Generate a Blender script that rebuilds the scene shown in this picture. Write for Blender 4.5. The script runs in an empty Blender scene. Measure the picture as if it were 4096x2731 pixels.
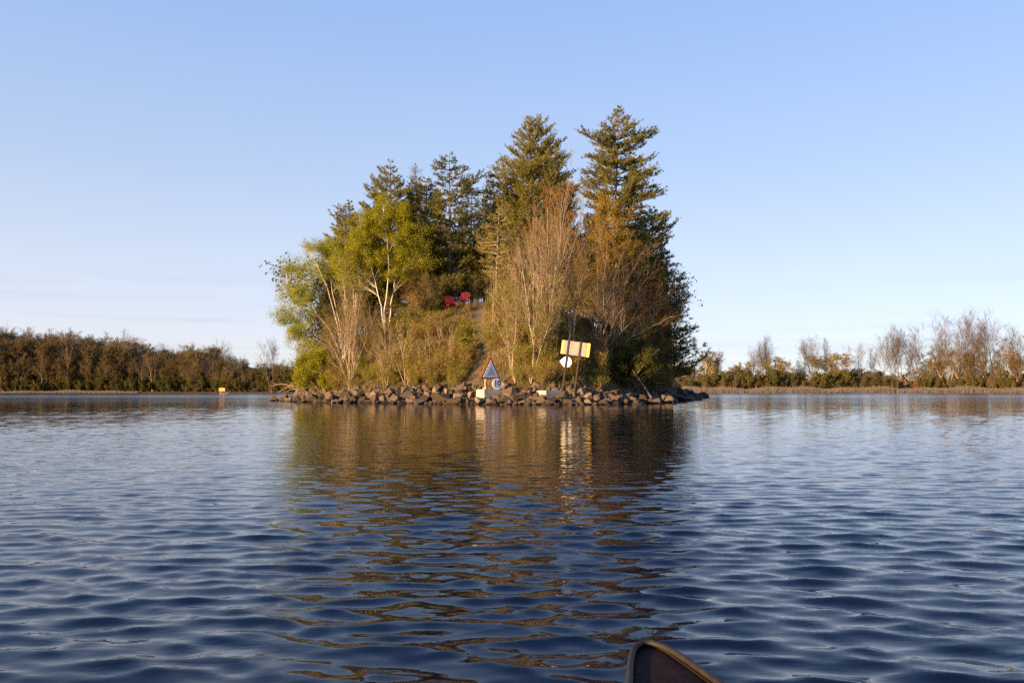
import bpy, math
import numpy as np
from mathutils import Vector

# ------------------------------------------------------------------ camera, sky, sun, exposure
sc = bpy.context.scene
F = 3186.0                       # focal length in pixels of the 4096 px wide photograph
EYE = 0.9                        # eye height of somebody sitting in a canoe
HOR = 1560.0                     # horizon row in the photograph
PITCH = math.atan((HOR - 1365.5) / F)
cam_d = bpy.data.cameras.new('camera')
cam_d.sensor_width = 36.0
cam_d.lens = 36.0 * F / 4096.0
cam_d.clip_start = 0.05
cam_d.clip_end = 6000.0
cam = bpy.data.objects.new('camera', cam_d)
sc.collection.objects.link(cam)
cam.location = (0, 0, EYE)
cam.rotation_euler = (math.pi / 2 + PITCH, 0, 0)
sc.camera = cam

SUN_EL, SUN_AZ = math.radians(8.5), math.radians(231.0)   # azimuth clockwise from +Y
SUN_DIR = Vector((math.sin(SUN_AZ) * math.cos(SUN_EL), math.cos(SUN_AZ) * math.cos(SUN_EL), math.sin(SUN_EL)))
world = bpy.data.worlds.new('World')
sc.world = world
world.use_nodes = True
wn = world.node_tree.nodes
wl = world.node_tree.links
wn.clear()
w_out = wn.new('ShaderNodeOutputWorld')
w_bg = wn.new('ShaderNodeBackground')
w_sky = wn.new('ShaderNodeTexSky')
w_sky.sky_type = 'NISHITA'
w_sky.sun_disc = False
w_sky.sun_elevation = SUN_EL
w_sky.sun_rotation = SUN_AZ
w_sky.altitude = 0
w_sky.air_density = 0.6
w_sky.dust_density = 0.3
w_sky.ozone_density = 3.0
w_bg.inputs['Strength'].default_value = 0.125


def wnode(kind, **inp):
    n = wn.new(kind)
    for k, v in inp.items():
        n.inputs[k].default_value = v
    return n


# thin even veil of high haze all round the sky, milky towards the horizon, with faint streaks of cloud low down
w_tc = wn.new('ShaderNodeTexCoord')
w_sep = wn.new('ShaderNodeSeparateXYZ')
wl.new(w_tc.outputs['Generated'], w_sep.inputs[0])
w_veil = wn.new('ShaderNodeValToRGB')
els = w_veil.color_ramp.elements
VEIL = [(0.0, (.92, .76, .66)), (.06, (.91, .81, .77)), (.13, (.83, .83, .86)), (.26, (.61, .725, .92)), (.45, (.41, .60, .99)), (.62, (.22, .40, .92)), (.78, (.14, .29, .80)), (1.0, (.09, .21, .66))]
while len(els) < len(VEIL):
    els.new(.5)
for e, (p, c) in zip(els, VEIL):
    e.position, e.color = p, (c[0], c[1], c[2], 1)
wl.new(w_sep.outputs['Z'], w_veil.inputs[0])
w_map = wn.new('ShaderNodeMapping')
w_map.inputs['Scale'].default_value = (1.6, 1.6, 34.0)
w_map.inputs['Rotation'].default_value = (.012, .018, 0)
w_noise = wnode('ShaderNodeTexNoise', Scale=1.5, Detail=5.0, Roughness=.55)
wl.new(w_tc.outputs['Generated'], w_map.inputs[0])
wl.new(w_map.outputs[0], w_noise.inputs['Vector'])
w_st = wn.new('ShaderNodeMapRange')
w_st.inputs['From Min'].default_value, w_st.inputs['From Max'].default_value = .5, .72
w_low = wn.new('ShaderNodeMapRange')
w_low.inputs['From Min'].default_value, w_low.inputs['From Max'].default_value = .16, .04
wl.new(w_noise.outputs['Fac'], w_st.inputs['Value'])
wl.new(w_sep.outputs['Z'], w_low.inputs['Value'])
w_mul = wn.new('ShaderNodeMath')
w_mul.operation = 'MULTIPLY'
wl.new(w_st.outputs[0], w_mul.inputs[0])
wl.new(w_low.outputs[0], w_mul.inputs[1])
w_c = wn.new('ShaderNodeVectorMath')
w_c.operation = 'SCALE'
w_c.inputs[0].default_value = (-.34, -.40, -.38)
wl.new(w_mul.outputs[0], w_c.inputs['Scale'])
w_s1 = wn.new('ShaderNodeVectorMath')
w_s1.operation = 'SCALE'
w_s1.inputs['Scale'].default_value = .24
w_s2 = wn.new('ShaderNodeVectorMath')
w_s2.operation = 'SCALE'
w_s2.inputs['Scale'].default_value = 2.0
w_add = wn.new('ShaderNodeVectorMath')
w_add2 = wn.new('ShaderNodeVectorMath')
wl.new(w_sky.outputs[0], w_s1.inputs[0])
wl.new(w_veil.outputs[0], w_s2.inputs[0])
wl.new(w_s1.outputs[0], w_add.inputs[0])
wl.new(w_s2.outputs[0], w_add.inputs[1])
wl.new(w_add.outputs[0], w_add2.inputs[0])
wl.new(w_c.outputs[0], w_add2.inputs[1])
wl.new(w_add2.outputs[0], w_bg.inputs[0])
wl.new(w_bg.outputs[0], w_out.inputs[0])

sun_d = bpy.data.lights.new('sun', 'SUN')
sun_d.energy = 5.0
sun_d.angle = math.radians(0.5)
sun_d.color = (1.0, 0.64, 0.30)
sun = bpy.data.objects.new('sun', sun_d)
sc.collection.objects.link(sun)
sun.location = (-60, -20, 60)
sun.rotation_euler = SUN_DIR.to_track_quat('Z', 'Y').to_euler()

sc.view_settings.view_transform = 'Standard'
sc.view_settings.look = 'None'
sc.view_settings.gamma = 1.0
sc.view_settings.exposure = 1.56
sc.view_settings.use_curve_mapping = False
sc.render.engine = 'CYCLES'
sc.cycles.max_bounces = 6
sc.cycles.diffuse_bounces = 3
sc.cycles.glossy_bounces = 3
sc.cycles.transmission_bounces = 3
sc.cycles.use_denoising = False

# ------------------------------------------------------------------ helpers
COL = sc.collection
rng = np.random.default_rng(7)
CP, SP = math.cos(PITCH), math.sin(PITCH)
UPV = np.array([0.0, 0.0, 1.0])


def at(px, py, Y):
    """World point seen at photograph pixel (px, py) that stands Y metres ahead."""
    u, v = (px - 2048.0) / F, (1365.5 - py) / F
    t = Y / (CP - v * SP)
    return np.array([u * t, Y, EYE + t * (SP + v * CP)])


def to_px(p):
    x, y, z = p[0], p[1], p[2] - EYE
    d = y * CP + z * SP
    return 2048 + F * x / d, 1365.5 - F * (z * CP - y * SP) / d


def norm(a):
    return a / np.maximum(np.linalg.norm(a, axis=-1, keepdims=True), 1e-9)


class Buf:
    """Collects vertices, faces of 3 or 4 corners and one tint value per vertex."""
    def __init__(self):
        self.v, self.t, self.f3, self.f4, self.n = [], [], [], [], 0

    def add(self, V, faces, tint=0.5):
        V = np.asarray(V, float).reshape(-1, 3)
        faces = np.asarray(faces, np.int64)
        self.v.append(V)
        self.t.append(np.broadcast_to(np.asarray(tint, float), (len(V),)).copy())
        (self.f3 if faces.shape[1] == 3 else self.f4).append(faces + self.n)
        self.n += len(V)

    def mesh(self, name, mat, smooth=False):
        me = bpy.data.meshes.new(name)
        V = np.concatenate(self.v) if self.v else np.zeros((0, 3))
        f3 = np.concatenate(self.f3) if self.f3 else np.zeros((0, 3), np.int64)
        f4 = np.concatenate(self.f4) if self.f4 else np.zeros((0, 4), np.int64)
        me.vertices.add(len(V))
        me.vertices.foreach_set('co', V.astype(np.float32).ravel())
        loops = np.concatenate([f3.ravel(), f4.ravel()]).astype(np.int32)
        me.loops.add(len(loops))
        me.loops.foreach_set('vertex_index', loops)
        starts = np.concatenate([np.arange(len(f3)) * 3, len(f3) * 3 + np.arange(len(f4)) * 4]).astype(np.int32)
        me.polygons.add(len(starts))
        me.polygons.foreach_set('loop_start', starts)
        me.update(calc_edges=True)
        at_ = me.attributes.new('tint', 'FLOAT', 'POINT')
        at_.data.foreach_set('value', np.concatenate(self.t).astype(np.float32) if self.t else np.zeros(0, np.float32))
        me.polygons.foreach_set('use_smooth', np.full(len(starts), smooth))
        me.materials.append(mat)
        return me

    def build(self, name, mat, parent=None, smooth=False, origin=None):
        if origin is not None:
            self.v = [v - np.asarray(origin) for v in self.v]
        ob = bpy.data.objects.new(name, self.mesh(name, mat, smooth))
        COL.objects.link(ob)
        if parent is not None:
            ob.parent = parent
        elif origin is not None:
            ob.location = origin
        return ob


def tag(o, label=None, cat=None, group=None, kind=None):
    if label: o['label'] = label
    if cat: o['category'] = cat
    if group: o['group'] = group
    if kind: o['kind'] = kind
    return o


def empty(name, loc, label=None, cat=None, group=None):
    o = bpy.data.objects.new(name, None)
    COL.objects.link(o)
    o.location = loc
    o.empty_display_size = 0.2
    return tag(o, label, cat, group)


def copy_thing(src, loc, rz, scale, label=None, group=None):
    r = src.copy()
    COL.objects.link(r)
    r.location = loc
    r.rotation_euler = (0, 0, rz)
    r.scale = scale
    if label: r['label'] = label
    if group: r['group'] = group
    for ch in src.children:
        c = ch.copy()
        COL.objects.link(c)
        c.parent = r
    return r


def tubes(buf, P, R, sides=4, tint=0.5):
    """Batch of tapered tubes: P (T,N,3) centre lines, R (T,N) radii."""
    T, N, _ = P.shape
    if T == 0:
        return
    tg = norm(np.gradient(P, axis=1))
    mean = norm(tg.mean(1))
    ref = np.where(np.abs(mean[:, 2:3]) > 0.8, np.array([[1.0, 0.1, 0]]), np.array([[0.0, 0, 1]]))[:, None, :]
    n1 = norm(np.cross(tg, np.broadcast_to(ref, tg.shape)))
    n2 = np.cross(tg, n1)
    a = np.arange(sides) * 2 * np.pi / sides
    ring = P[:, :, None, :] + R[:, :, None, None] * (np.cos(a)[:, None] * n1[:, :, None, :] + np.sin(a)[:, None] * n2[:, :, None, :])
    base = (np.arange(T)[:, None, None] * N + np.arange(N - 1)[None, :, None]) * sides
    k = np.arange(sides)[None, None, :]
    k2 = (k + 1) % sides
    f = np.stack([base + k, base + k2, base + sides + k2, base + sides + k], -1).reshape(-1, 4)
    tt = np.broadcast_to(np.asarray(tint, float).reshape(-1, 1), (T, N * sides)).ravel() if np.ndim(tint) else tint
    buf.add(ring.reshape(-1, 3), f, tt)


def resample(pts, N):
    pts = np.asarray(pts, float)
    d = np.concatenate([[0], np.cumsum(np.linalg.norm(np.diff(pts, axis=0), axis=1))])
    s = np.linspace(0, d[-1], N)
    out = np.stack([np.interp(s, d, pts[:, k]) for k in range(3)], -1)
    sm = out.copy()
    for _ in range(2):
        sm[1:-1] = 0.25 * sm[:-2] + 0.5 * sm[1:-1] + 0.25 * sm[2:]
    return sm


def along(P, R, idx, t):
    t = np.asarray(t)
    M = P.shape[1]
    x = np.clip(t, 0, 0.9999) * (M - 1)
    k = x.astype(int)
    fr = (x - k)[:, None]
    p = P[idx, k] * (1 - fr) + P[idx, k + 1] * fr
    tan = norm(P[idx, k + 1] - P[idx, k])
    r = R[idx, k] * (1 - fr[:, 0]) + R[idx, k + 1] * fr[:, 0]
    return p, tan, r


def grow(rg, P, R, n, t0, t1, ang, L, N=4, up=0.25, wig=0.06, rmin=0.006, rfac=0.55, curve=0.1):
    """Children branches of every path in P. L: (lo, hi) as a share of the parent's length."""
    T = P.shape[0]
    plen = np.linalg.norm(np.diff(P, axis=1), axis=2).sum(1)
    idx = np.repeat(np.arange(T), n)
    t = rg.uniform(t0, t1, len(idx))
    p, tan, r = along(P, R, idx, t)
    rnd = rg.normal(size=(len(idx), 3))
    per = norm(rnd - (rnd * tan).sum(1, keepdims=True) * tan)
    a = rg.uniform(ang[0], ang[1], len(idx))[:, None]
    d = norm(tan * np.cos(a) + per * np.sin(a) + UPV * up)
    ln = plen[idx] * rg.uniform(L[0], L[1], len(idx)) * (1.15 - 0.55 * t)
    s = np.linspace(0, 1, N)[None, :, None]
    wv = np.cumsum(rg.normal(size=(len(idx), N, 3)), axis=1) * wig
    wv -= wv[:, :1]
    C = p[:, None] + ln[:, None, None] * (d[:, None] * s + UPV * curve * s ** 2 + wv * s)
    r0 = np.maximum(np.minimum(r * rfac, r * 0.9), rmin)
    CR = r0[:, None] * np.linspace(1, 0.35, N)[None]
    return C, np.maximum(CR, rmin * 0.5)


def leaves(buf, rg, C, size, tint, flat=0.0):
    """Small rhombic leaves of random attitude."""
    n = len(C)
    u = norm(rg.normal(size=(n, 3)) * np.array([1, 1, 1 - flat]))
    w = rg.normal(size=(n, 3)) * np.array([1, 1, 1 - flat])
    w = norm(w - (w * u).sum(1, keepdims=True) * u)
    s = (np.asarray(size) * rg.uniform(0.65, 1.3, n))[:, None]
    V = np.stack([C - u * s * .5 - w * s * .33, C - u * s * .5 + w * s * .33, C + u * s * .55], 1)
    buf.add(V.reshape(-1, 3), np.arange(n * 3).reshape(n, 3), np.repeat(tint, 3))


def tufts(buf, rg, C, A, L, w, k, spread, tint):
    """Needle tufts: k slim triangles fanning out of each point of C round axis A."""
    n = len(C)
    C, A, tint = np.repeat(C, k, 0), np.repeat(A, k, 0), np.repeat(tint, k)
    d = norm(A + rg.normal(size=(n * k, 3)) * spread)
    sd = norm(np.cross(d, rg.normal(size=(n * k, 3))))
    ln = (L * rg.uniform(.7, 1.25, n * k))[:, None]
    V = np.stack([C - sd * w * .5, C + sd * w * .5, C + d * ln], 1)
    buf.add(V.reshape(-1, 3), np.arange(n * k * 3).reshape(-1, 3), np.repeat(tint, 3))


def box_buf(buf, c, half, axes=None, tint=0.5):
    c, half = np.asarray(c, float), np.asarray(half, float)
    ax = np.eye(3) if axes is None else np.asarray(axes, float)
    s = np.array([[x, y, z] for z in (-1, 1) for y in (-1, 1) for x in (-1, 1)], float) * half
    buf.add(c + s @ ax, [[0, 2, 3, 1], [4, 5, 7, 6], [0, 1, 5, 4], [2, 6, 7, 3], [0, 4, 6, 2], [1, 3, 7, 5]], tint)


def yaw_axes(a, tilt=0.0):
    """Rows: right, normal-away, up of a board turned a to the right and leaning tilt to its right."""
    r = np.array([math.cos(a), math.sin(a), 0.0])
    n = np.array([-math.sin(a), math.cos(a), 0.0])
    u = UPV * math.cos(tilt) + r * math.sin(tilt)
    r2 = r * math.cos(tilt) - UPV * math.sin(tilt)
    return np.stack([r2, n, u])


# ------------------------------------------------------------------ materials
def new_mat(name):
    m = bpy.data.materials.new(name)
    m.use_nodes = True
    nt = m.node_tree
    nt.nodes.clear()
    out = nt.nodes.new('ShaderNodeOutputMaterial')
    return m, nt, out


def ramp(nt, fac, stops):
    r = nt.nodes.new('ShaderNodeValToRGB')
    els = r.color_ramp.elements
    while len(els) < len(stops):
        els.new(0.5)
    for e, (p, c) in zip(els, stops):
        e.position = p
        e.color = (c[0], c[1], c[2], 1)
    nt.links.new(fac, r.inputs[0])
    return r.outputs[0]


def noise(nt, scale, detail=3, rough=0.55, coord='Object', vec=None):
    n = nt.nodes.new('ShaderNodeTexNoise')
    n.inputs['Scale'].default_value = scale
    n.inputs['Detail'].default_value = detail
    n.inputs['Roughness'].default_value = rough
    if vec is None:
        tc = nt.nodes.new('ShaderNodeTexCoord')
        vec = tc.outputs[coord]
    nt.links.new(vec, n.inputs['Vector'])
    return n.outputs['Fac']


def leaf_mat(name, stops, translucent=0.3, rough=0.6):
    m, nt, out = new_mat(name)
    a = nt.nodes.new('ShaderNodeAttribute')
    a.attribute_name = 'tint'
    col = ramp(nt, a.outputs['Fac'], stops)
    d = nt.nodes.new('ShaderNodeBsdfDiffuse')
    t = nt.nodes.new('ShaderNodeBsdfTranslucent')
    mx = nt.nodes.new('ShaderNodeMixShader')
    mx.inputs[0].default_value = translucent
    nt.links.new(col, d.inputs[0])
    nt.links.new(col, t.inputs[0])
    nt.links.new(d.outputs[0], mx.inputs[1])
    nt.links.new(t.outputs[0], mx.inputs[2])
    nt.links.new(mx.outputs[0], out.inputs[0])
    return m


def solid(name, stops, scale=4.0, rough=0.8, bump=0.0, bscale=None, spec=0.3, detail=4, metallic=0.0):
    m, nt, out = new_mat(name)
    b = nt.nodes.new('ShaderNodeBsdfPrincipled')
    b.inputs['Roughness'].default_value = rough
    b.inputs['Specular IOR Level'].default_value = spec
    b.inputs['Metallic'].default_value = metallic
    f = noise(nt, scale, detail)
    nt.links.new(ramp(nt, f, stops), b.inputs['Base Color'])
    if bump:
        bp = nt.nodes.new('ShaderNodeBump')
        bp.inputs['Strength'].default_value = bump
        bp.inputs['Distance'].default_value = 0.03
        nt.links.new(noise(nt, bscale or scale * 3, 5), bp.inputs['Height'])
        nt.links.new(bp.outputs[0], b.inputs['Normal'])
    nt.links.new(b.outputs[0], out.inputs[0])
    return m


M = {}
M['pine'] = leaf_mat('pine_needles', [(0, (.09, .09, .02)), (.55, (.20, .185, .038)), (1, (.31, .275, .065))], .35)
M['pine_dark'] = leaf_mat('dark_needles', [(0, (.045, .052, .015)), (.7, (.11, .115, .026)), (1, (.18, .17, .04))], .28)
M['olive'] = leaf_mat('olive_needles', [(0, (.13, .12, .022)), (.6, (.25, .225, .04)), (1, (.37, .32, .065))], .35)
M['birch_leaf'] = leaf_mat('birch_leaves', [(0, (.11, .115, .010)), (.5, (.24, .235, .016)), (1, (.38, .355, .035))], .4)
M['birch_leaf_pale'] = leaf_mat('pale_birch_leaves', [(0, (.15, .175, .022)), (.5, (.28, .31, .035)), (1, (.42, .44, .08))], .4)
M['lime'] = leaf_mat('lime_leaves', [(0, (.14, .15, .012)), (.6, (.27, .26, .02)), (1, (.42, .38, .045))], .38)
M['orange'] = leaf_mat('orange_leaves', [(0, (.11, .062, .02)), (.5, (.22, .125, .036)), (1, (.33, .20, .055))], .35)
M['gold'] = leaf_mat('golden_leaves', [(0, (.15, .10, .015)), (.5, (.29, .20, .03)), (1, (.42, .30, .06))], .35)
M['rust'] = leaf_mat('rust_leaves', [(0, (.09, .05, .018)), (.5, (.19, .105, .035)), (1, (.30, .16, .05))], .35)
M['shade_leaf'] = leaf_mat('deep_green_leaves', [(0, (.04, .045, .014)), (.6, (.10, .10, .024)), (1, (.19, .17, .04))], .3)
M['bud'] = leaf_mat('yellow_buds', [(0, (.17, .15, .025)), (1, (.40, .37, .07))], .35)
M['grass'] = leaf_mat('dry_grass', [(0, (.045, .05, .012)), (.35, (.11, .10, .025)), (.7, (.22, .15, .06)), (1, (.34, .25, .12))], .25)
M['reed'] = leaf_mat('dry_reeds', [(0, (.10, .086, .072)), (.6, (.19, .163, .135)), (1, (.28, .24, .195))], .2)  # greyed to stand in for the shade over the far shore
M['farleaf'] = leaf_mat('far_budding_leaves', [(0, (.055, .045, .017)), (.5, (.12, .094, .034)), (1, (.22, .175, .065))], .3)
M['farbrown'] = leaf_mat('far_brown_buds', [(0, (.06, .044, .024)), (.5, (.12, .088, .045)), (1, (.21, .155, .08))], .3)
M['willow'] = leaf_mat('willow_catkins', [(0, (.14, .10, .025)), (.5, (.25, .18, .05)), (1, (.36, .28, .09))], .3)
M['bark'] = solid('grey_brown_bark', [(.3, (.07, .052, .038)), (.7, (.17, .125, .09))], 9, .9)
M['bark_pale'] = solid('pale_bark', [(.3, (.20, .15, .105)), (.7, (.40, .31, .225))], 7, .85)
M['bark_white'] = solid('white_birch_bark', [(.32, (.10, .08, .07)), (.40, (.50, .43, .36)), (.8, (.72, .65, .57))], 5, .8)
M['twig'] = solid('brown_twigs', [(.3, (.10, .072, .038)), (.7, (.25, .18, .095))], 5, .9)
M['far_twig'] = solid('far_grey_twigs', [(.3, (.06, .050, .040)), (.7, (.12, .10, .08))], 2, .9)
M['twig_red'] = solid('red_brown_twigs', [(.3, (.10, .066, .034)), (.7, (.23, .15, .076))], 5, .9)
M['concrete'] = solid('weathered_concrete', [(.3, (.30, .27, .23)), (.55, (.42, .385, .33)), (.8, (.50, .46, .40))], 3, .9, .5, 14)
M['white'] = solid('white_sign_paint', [(.3, (.80, .80, .81)), (.7, (.86, .86, .86))], 2, .5)
M['grey_paint'] = solid('faded_grey_paint', [(.35, (.46, .47, .48)), (.7, (.56, .57, .58))], 6, .7)
M['red_paint'] = solid('dark_red_paint', [(.3, (.20, .016, .014)), (.7, (.27, .025, .02))], 3, .5)
M['black_paint'] = solid('black_paint', [(.3, (.01, .01, .012)), (.7, (.016, .016, .018))], 3, .5)
M['yellow_paint'] = solid('yellow_paint', [(.3, (.50, .33, .015)), (.7, (.56, .38, .025))], 3, .5)
M['plywood'] = solid('grey_weathered_plywood', [(.3, (.17, .165, .16)), (.7, (.25, .245, .24))], 5, .85, .2)
M['post_dark'] = solid('dark_steel_post', [(.3, (.010, .007, .006)), (.7, (.022, .016, .014))], 8, .7)
M['post_pale'] = solid('pale_post_paint', [(.3, (.55, .42, .36)), (.7, (.7, .6, .54))], 8, .6)
M['orange_paint'] = solid('orange_sign_paint', [(.3, (.75, .27, .01)), (.7, (.82, .33, .02))], 1, .5)
M['orange_mark'] = solid('dark_orange_lettering', [(.3, (.45, .14, .005)), (.7, (.5, .17, .01))], 1, .5)
M['chair_red'] = solid('shaded_red_chair_plastic', [(.3, (.11, .006, .009)), (.7, (.15, .008, .012))], 3, .45)  # shade of the trees is put into this dull dark red
M['brick'] = solid('brown_house_wall', [(.3, (.085, .055, .036)), (.7, (.13, .085, .055))], 2, .9)
M['trim'] = solid('cream_trim', [(.3, (.30, .25, .20)), (.7, (.38, .32, .26))], 2, .7)
M['roof'] = solid('grey_metal_roof', [(.3, (.26, .27, .29)), (.7, (.34, .35, .38))], 2, .5)
M['glass'] = solid('dark_window_glass', [(.3, (.02, .025, .03)), (.7, (.03, .035, .04))], 2, .1, spec=.5)
M['deadwood'] = solid('bleached_dead_wood', [(.3, (.20, .13, .085)), (.7, (.40, .29, .20))], 6, .85)


def rock_mat():
    m, nt, out = new_mat('riprap_stone')
    b = nt.nodes.new('ShaderNodeBsdfPrincipled')
    b.inputs['Roughness'].default_value = .85
    b.inputs['Specular IOR Level'].default_value = .25
    oi = nt.nodes.new('ShaderNodeObjectInfo')
    c1 = ramp(nt, oi.outputs['Random'], [(0, (.034, .027, .020)), (.4, (.080, .060, .043)), (.75, (.13, .098, .070)), (1, (.24, .19, .14))])
    f = noise(nt, 5, 6, .65)
    c2 = ramp(nt, f, [(.25, (.5, .47, .46)), (.5, (.9, .88, .86)), (.75, (1.25, 1.2, 1.12))])
    mx = nt.nodes.new('ShaderNodeMix')
    mx.data_type = 'RGBA'
    mx.blend_type = 'MULTIPLY'
    mx.inputs['Factor'].default_value = 1
    nt.links.new(c1, mx.inputs[6])
    nt.links.new(c2, mx.inputs[7])
    geo = nt.nodes.new('ShaderNodeNewGeometry')      # stones stay wet and dark up to a hand above the lake
    sp = nt.nodes.new('ShaderNodeSeparateXYZ')
    nt.links.new(geo.outputs['Position'], sp.inputs[0])
    wet = ramp(nt, sp.outputs['Z'], [(.06, (.42, .42, .42)), (.17, (1, 1, 1))])
    mw = nt.nodes.new('ShaderNodeMix')
    mw.data_type = 'RGBA'
    mw.blend_type = 'MULTIPLY'
    mw.inputs['Factor'].default_value = 1
    nt.links.new(mx.outputs[2], mw.inputs[6])
    nt.links.new(wet, mw.inputs[7])
    nt.links.new(mw.outputs[2], b.inputs['Base Color'])
    bp = nt.nodes.new('ShaderNodeBump')
    bp.inputs['Strength'].default_value = .8
    bp.inputs['Distance'].default_value = .05
    nt.links.new(noise(nt, 9, 6, .7), bp.inputs['Height'])
    nt.links.new(bp.outputs[0], b.inputs['Normal'])
    nt.links.new(b.outputs[0], out.inputs[0])
    return m


M['rock'] = rock_mat()


def soil_mat():
    m, nt, out = new_mat('hillside_soil')
    b = nt.nodes.new('ShaderNodeBsdfPrincipled')
    b.inputs['Roughness'].default_value = .95
    b.inputs['Specular IOR Level'].default_value = .1
    f = noise(nt, 1.1, 6, .65)
    c1 = ramp(nt, f, [(.3, (.05, .042, .02)), (.45, (.10, .08, .035)), (.6, (.15, .10, .055)), (.75, (.11, .095, .035))])
    f2 = noise(nt, 6, 5, .7)
    c2 = ramp(nt, f2, [(.3, (.07, .056, .042)), (.7, (.15, .118, .088))])
    a = nt.nodes.new('ShaderNodeAttribute')
    a.attribute_name = 'tint'
    mx = nt.nodes.new('ShaderNodeMix')
    mx.data_type = 'RGBA'
    nt.links.new(a.outputs['Fac'], mx.inputs['Factor'])
    nt.links.new(c1, mx.inputs[6])
    nt.links.new(c2, mx.inputs[7])
    nt.links.new(mx.outputs[2], b.inputs['Base Color'])
    bp = nt.nodes.new('ShaderNodeBump')
    bp.inputs['Strength'].default_value = .9
    bp.inputs['Distance'].default_value = .15
    nt.links.new(noise(nt, 5, 6, .7), bp.inputs['Height'])
    nt.links.new(bp.outputs[0], b.inputs['Normal'])
    nt.links.new(b.outputs[0], out.inputs[0])
    return m


M['soil'] = soil_mat()


def water_mat():
    m, nt, out = new_mat('lake_water')
    b = nt.nodes.new('ShaderNodeBsdfPrincipled')
    b.inputs['Base Color'].default_value = (.002, .005, .014, 1)
    b.inputs['Roughness'].default_value = .015
    b.inputs['IOR'].default_value = 1.333
    b.inputs['Specular IOR Level'].default_value = .5
    tc = nt.nodes.new('ShaderNodeTexCoord')
    mp = nt.nodes.new('ShaderNodeMapping')
    mp.inputs['Scale'].default_value = (.55, 1.0, 1.0)
    mp.inputs['Rotation'].default_value = (0, 0, .2)
    nt.links.new(tc.outputs['Object'], mp.inputs['Vector'])
    a = nt.nodes.new('ShaderNodeAttribute')
    a.attribute_name = 'tint'            # share of unresolved ripple: grows with distance, calm in the lee of the far shores
    nt.links.new(a.outputs['Fac'], b.inputs['Roughness'])
    n1 = noise(nt, 5.0, 2, .5, vec=mp.outputs[0])
    n2 = noise(nt, 22.0, 2, .5, vec=mp.outputs[0])
    b1 = nt.nodes.new('ShaderNodeBump')
    b1.inputs['Distance'].default_value = .10
    b2 = nt.nodes.new('ShaderNodeBump')
    b2.inputs['Distance'].default_value = .0035
    mk = noise(nt, .9, 3, .6, vec=mp.outputs[0])       # cat's paws: patches where the finest ripples run
    mr = nt.nodes.new('ShaderNodeMapRange')
    mr.inputs['From Min'].default_value, mr.inputs['From Max'].default_value = .42, .66
    mr.inputs['To Min'].default_value, mr.inputs['To Max'].default_value = .12, .75
    nt.links.new(mk, mr.inputs['Value'])
    nt.links.new(mr.outputs[0], b2.inputs['Strength'])
    b1.inputs['Strength'].default_value = .035
    nt.links.new(n1, b1.inputs['Height'])
    nt.links.new(n2, b2.inputs['Height'])
    nt.links.new(b1.outputs[0], b2.inputs['Normal'])
    nt.links.new(b2.outputs[0], b.inputs['Normal'])
    nt.links.new(b.outputs[0], out.inputs[0])
    return m


M['water'] = water_mat()

# ------------------------------------------------------------------ the lake
def smooth01(x):
    x = np.clip(x, 0, 1)
    return x * x * (3 - 2 * x)


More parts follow.
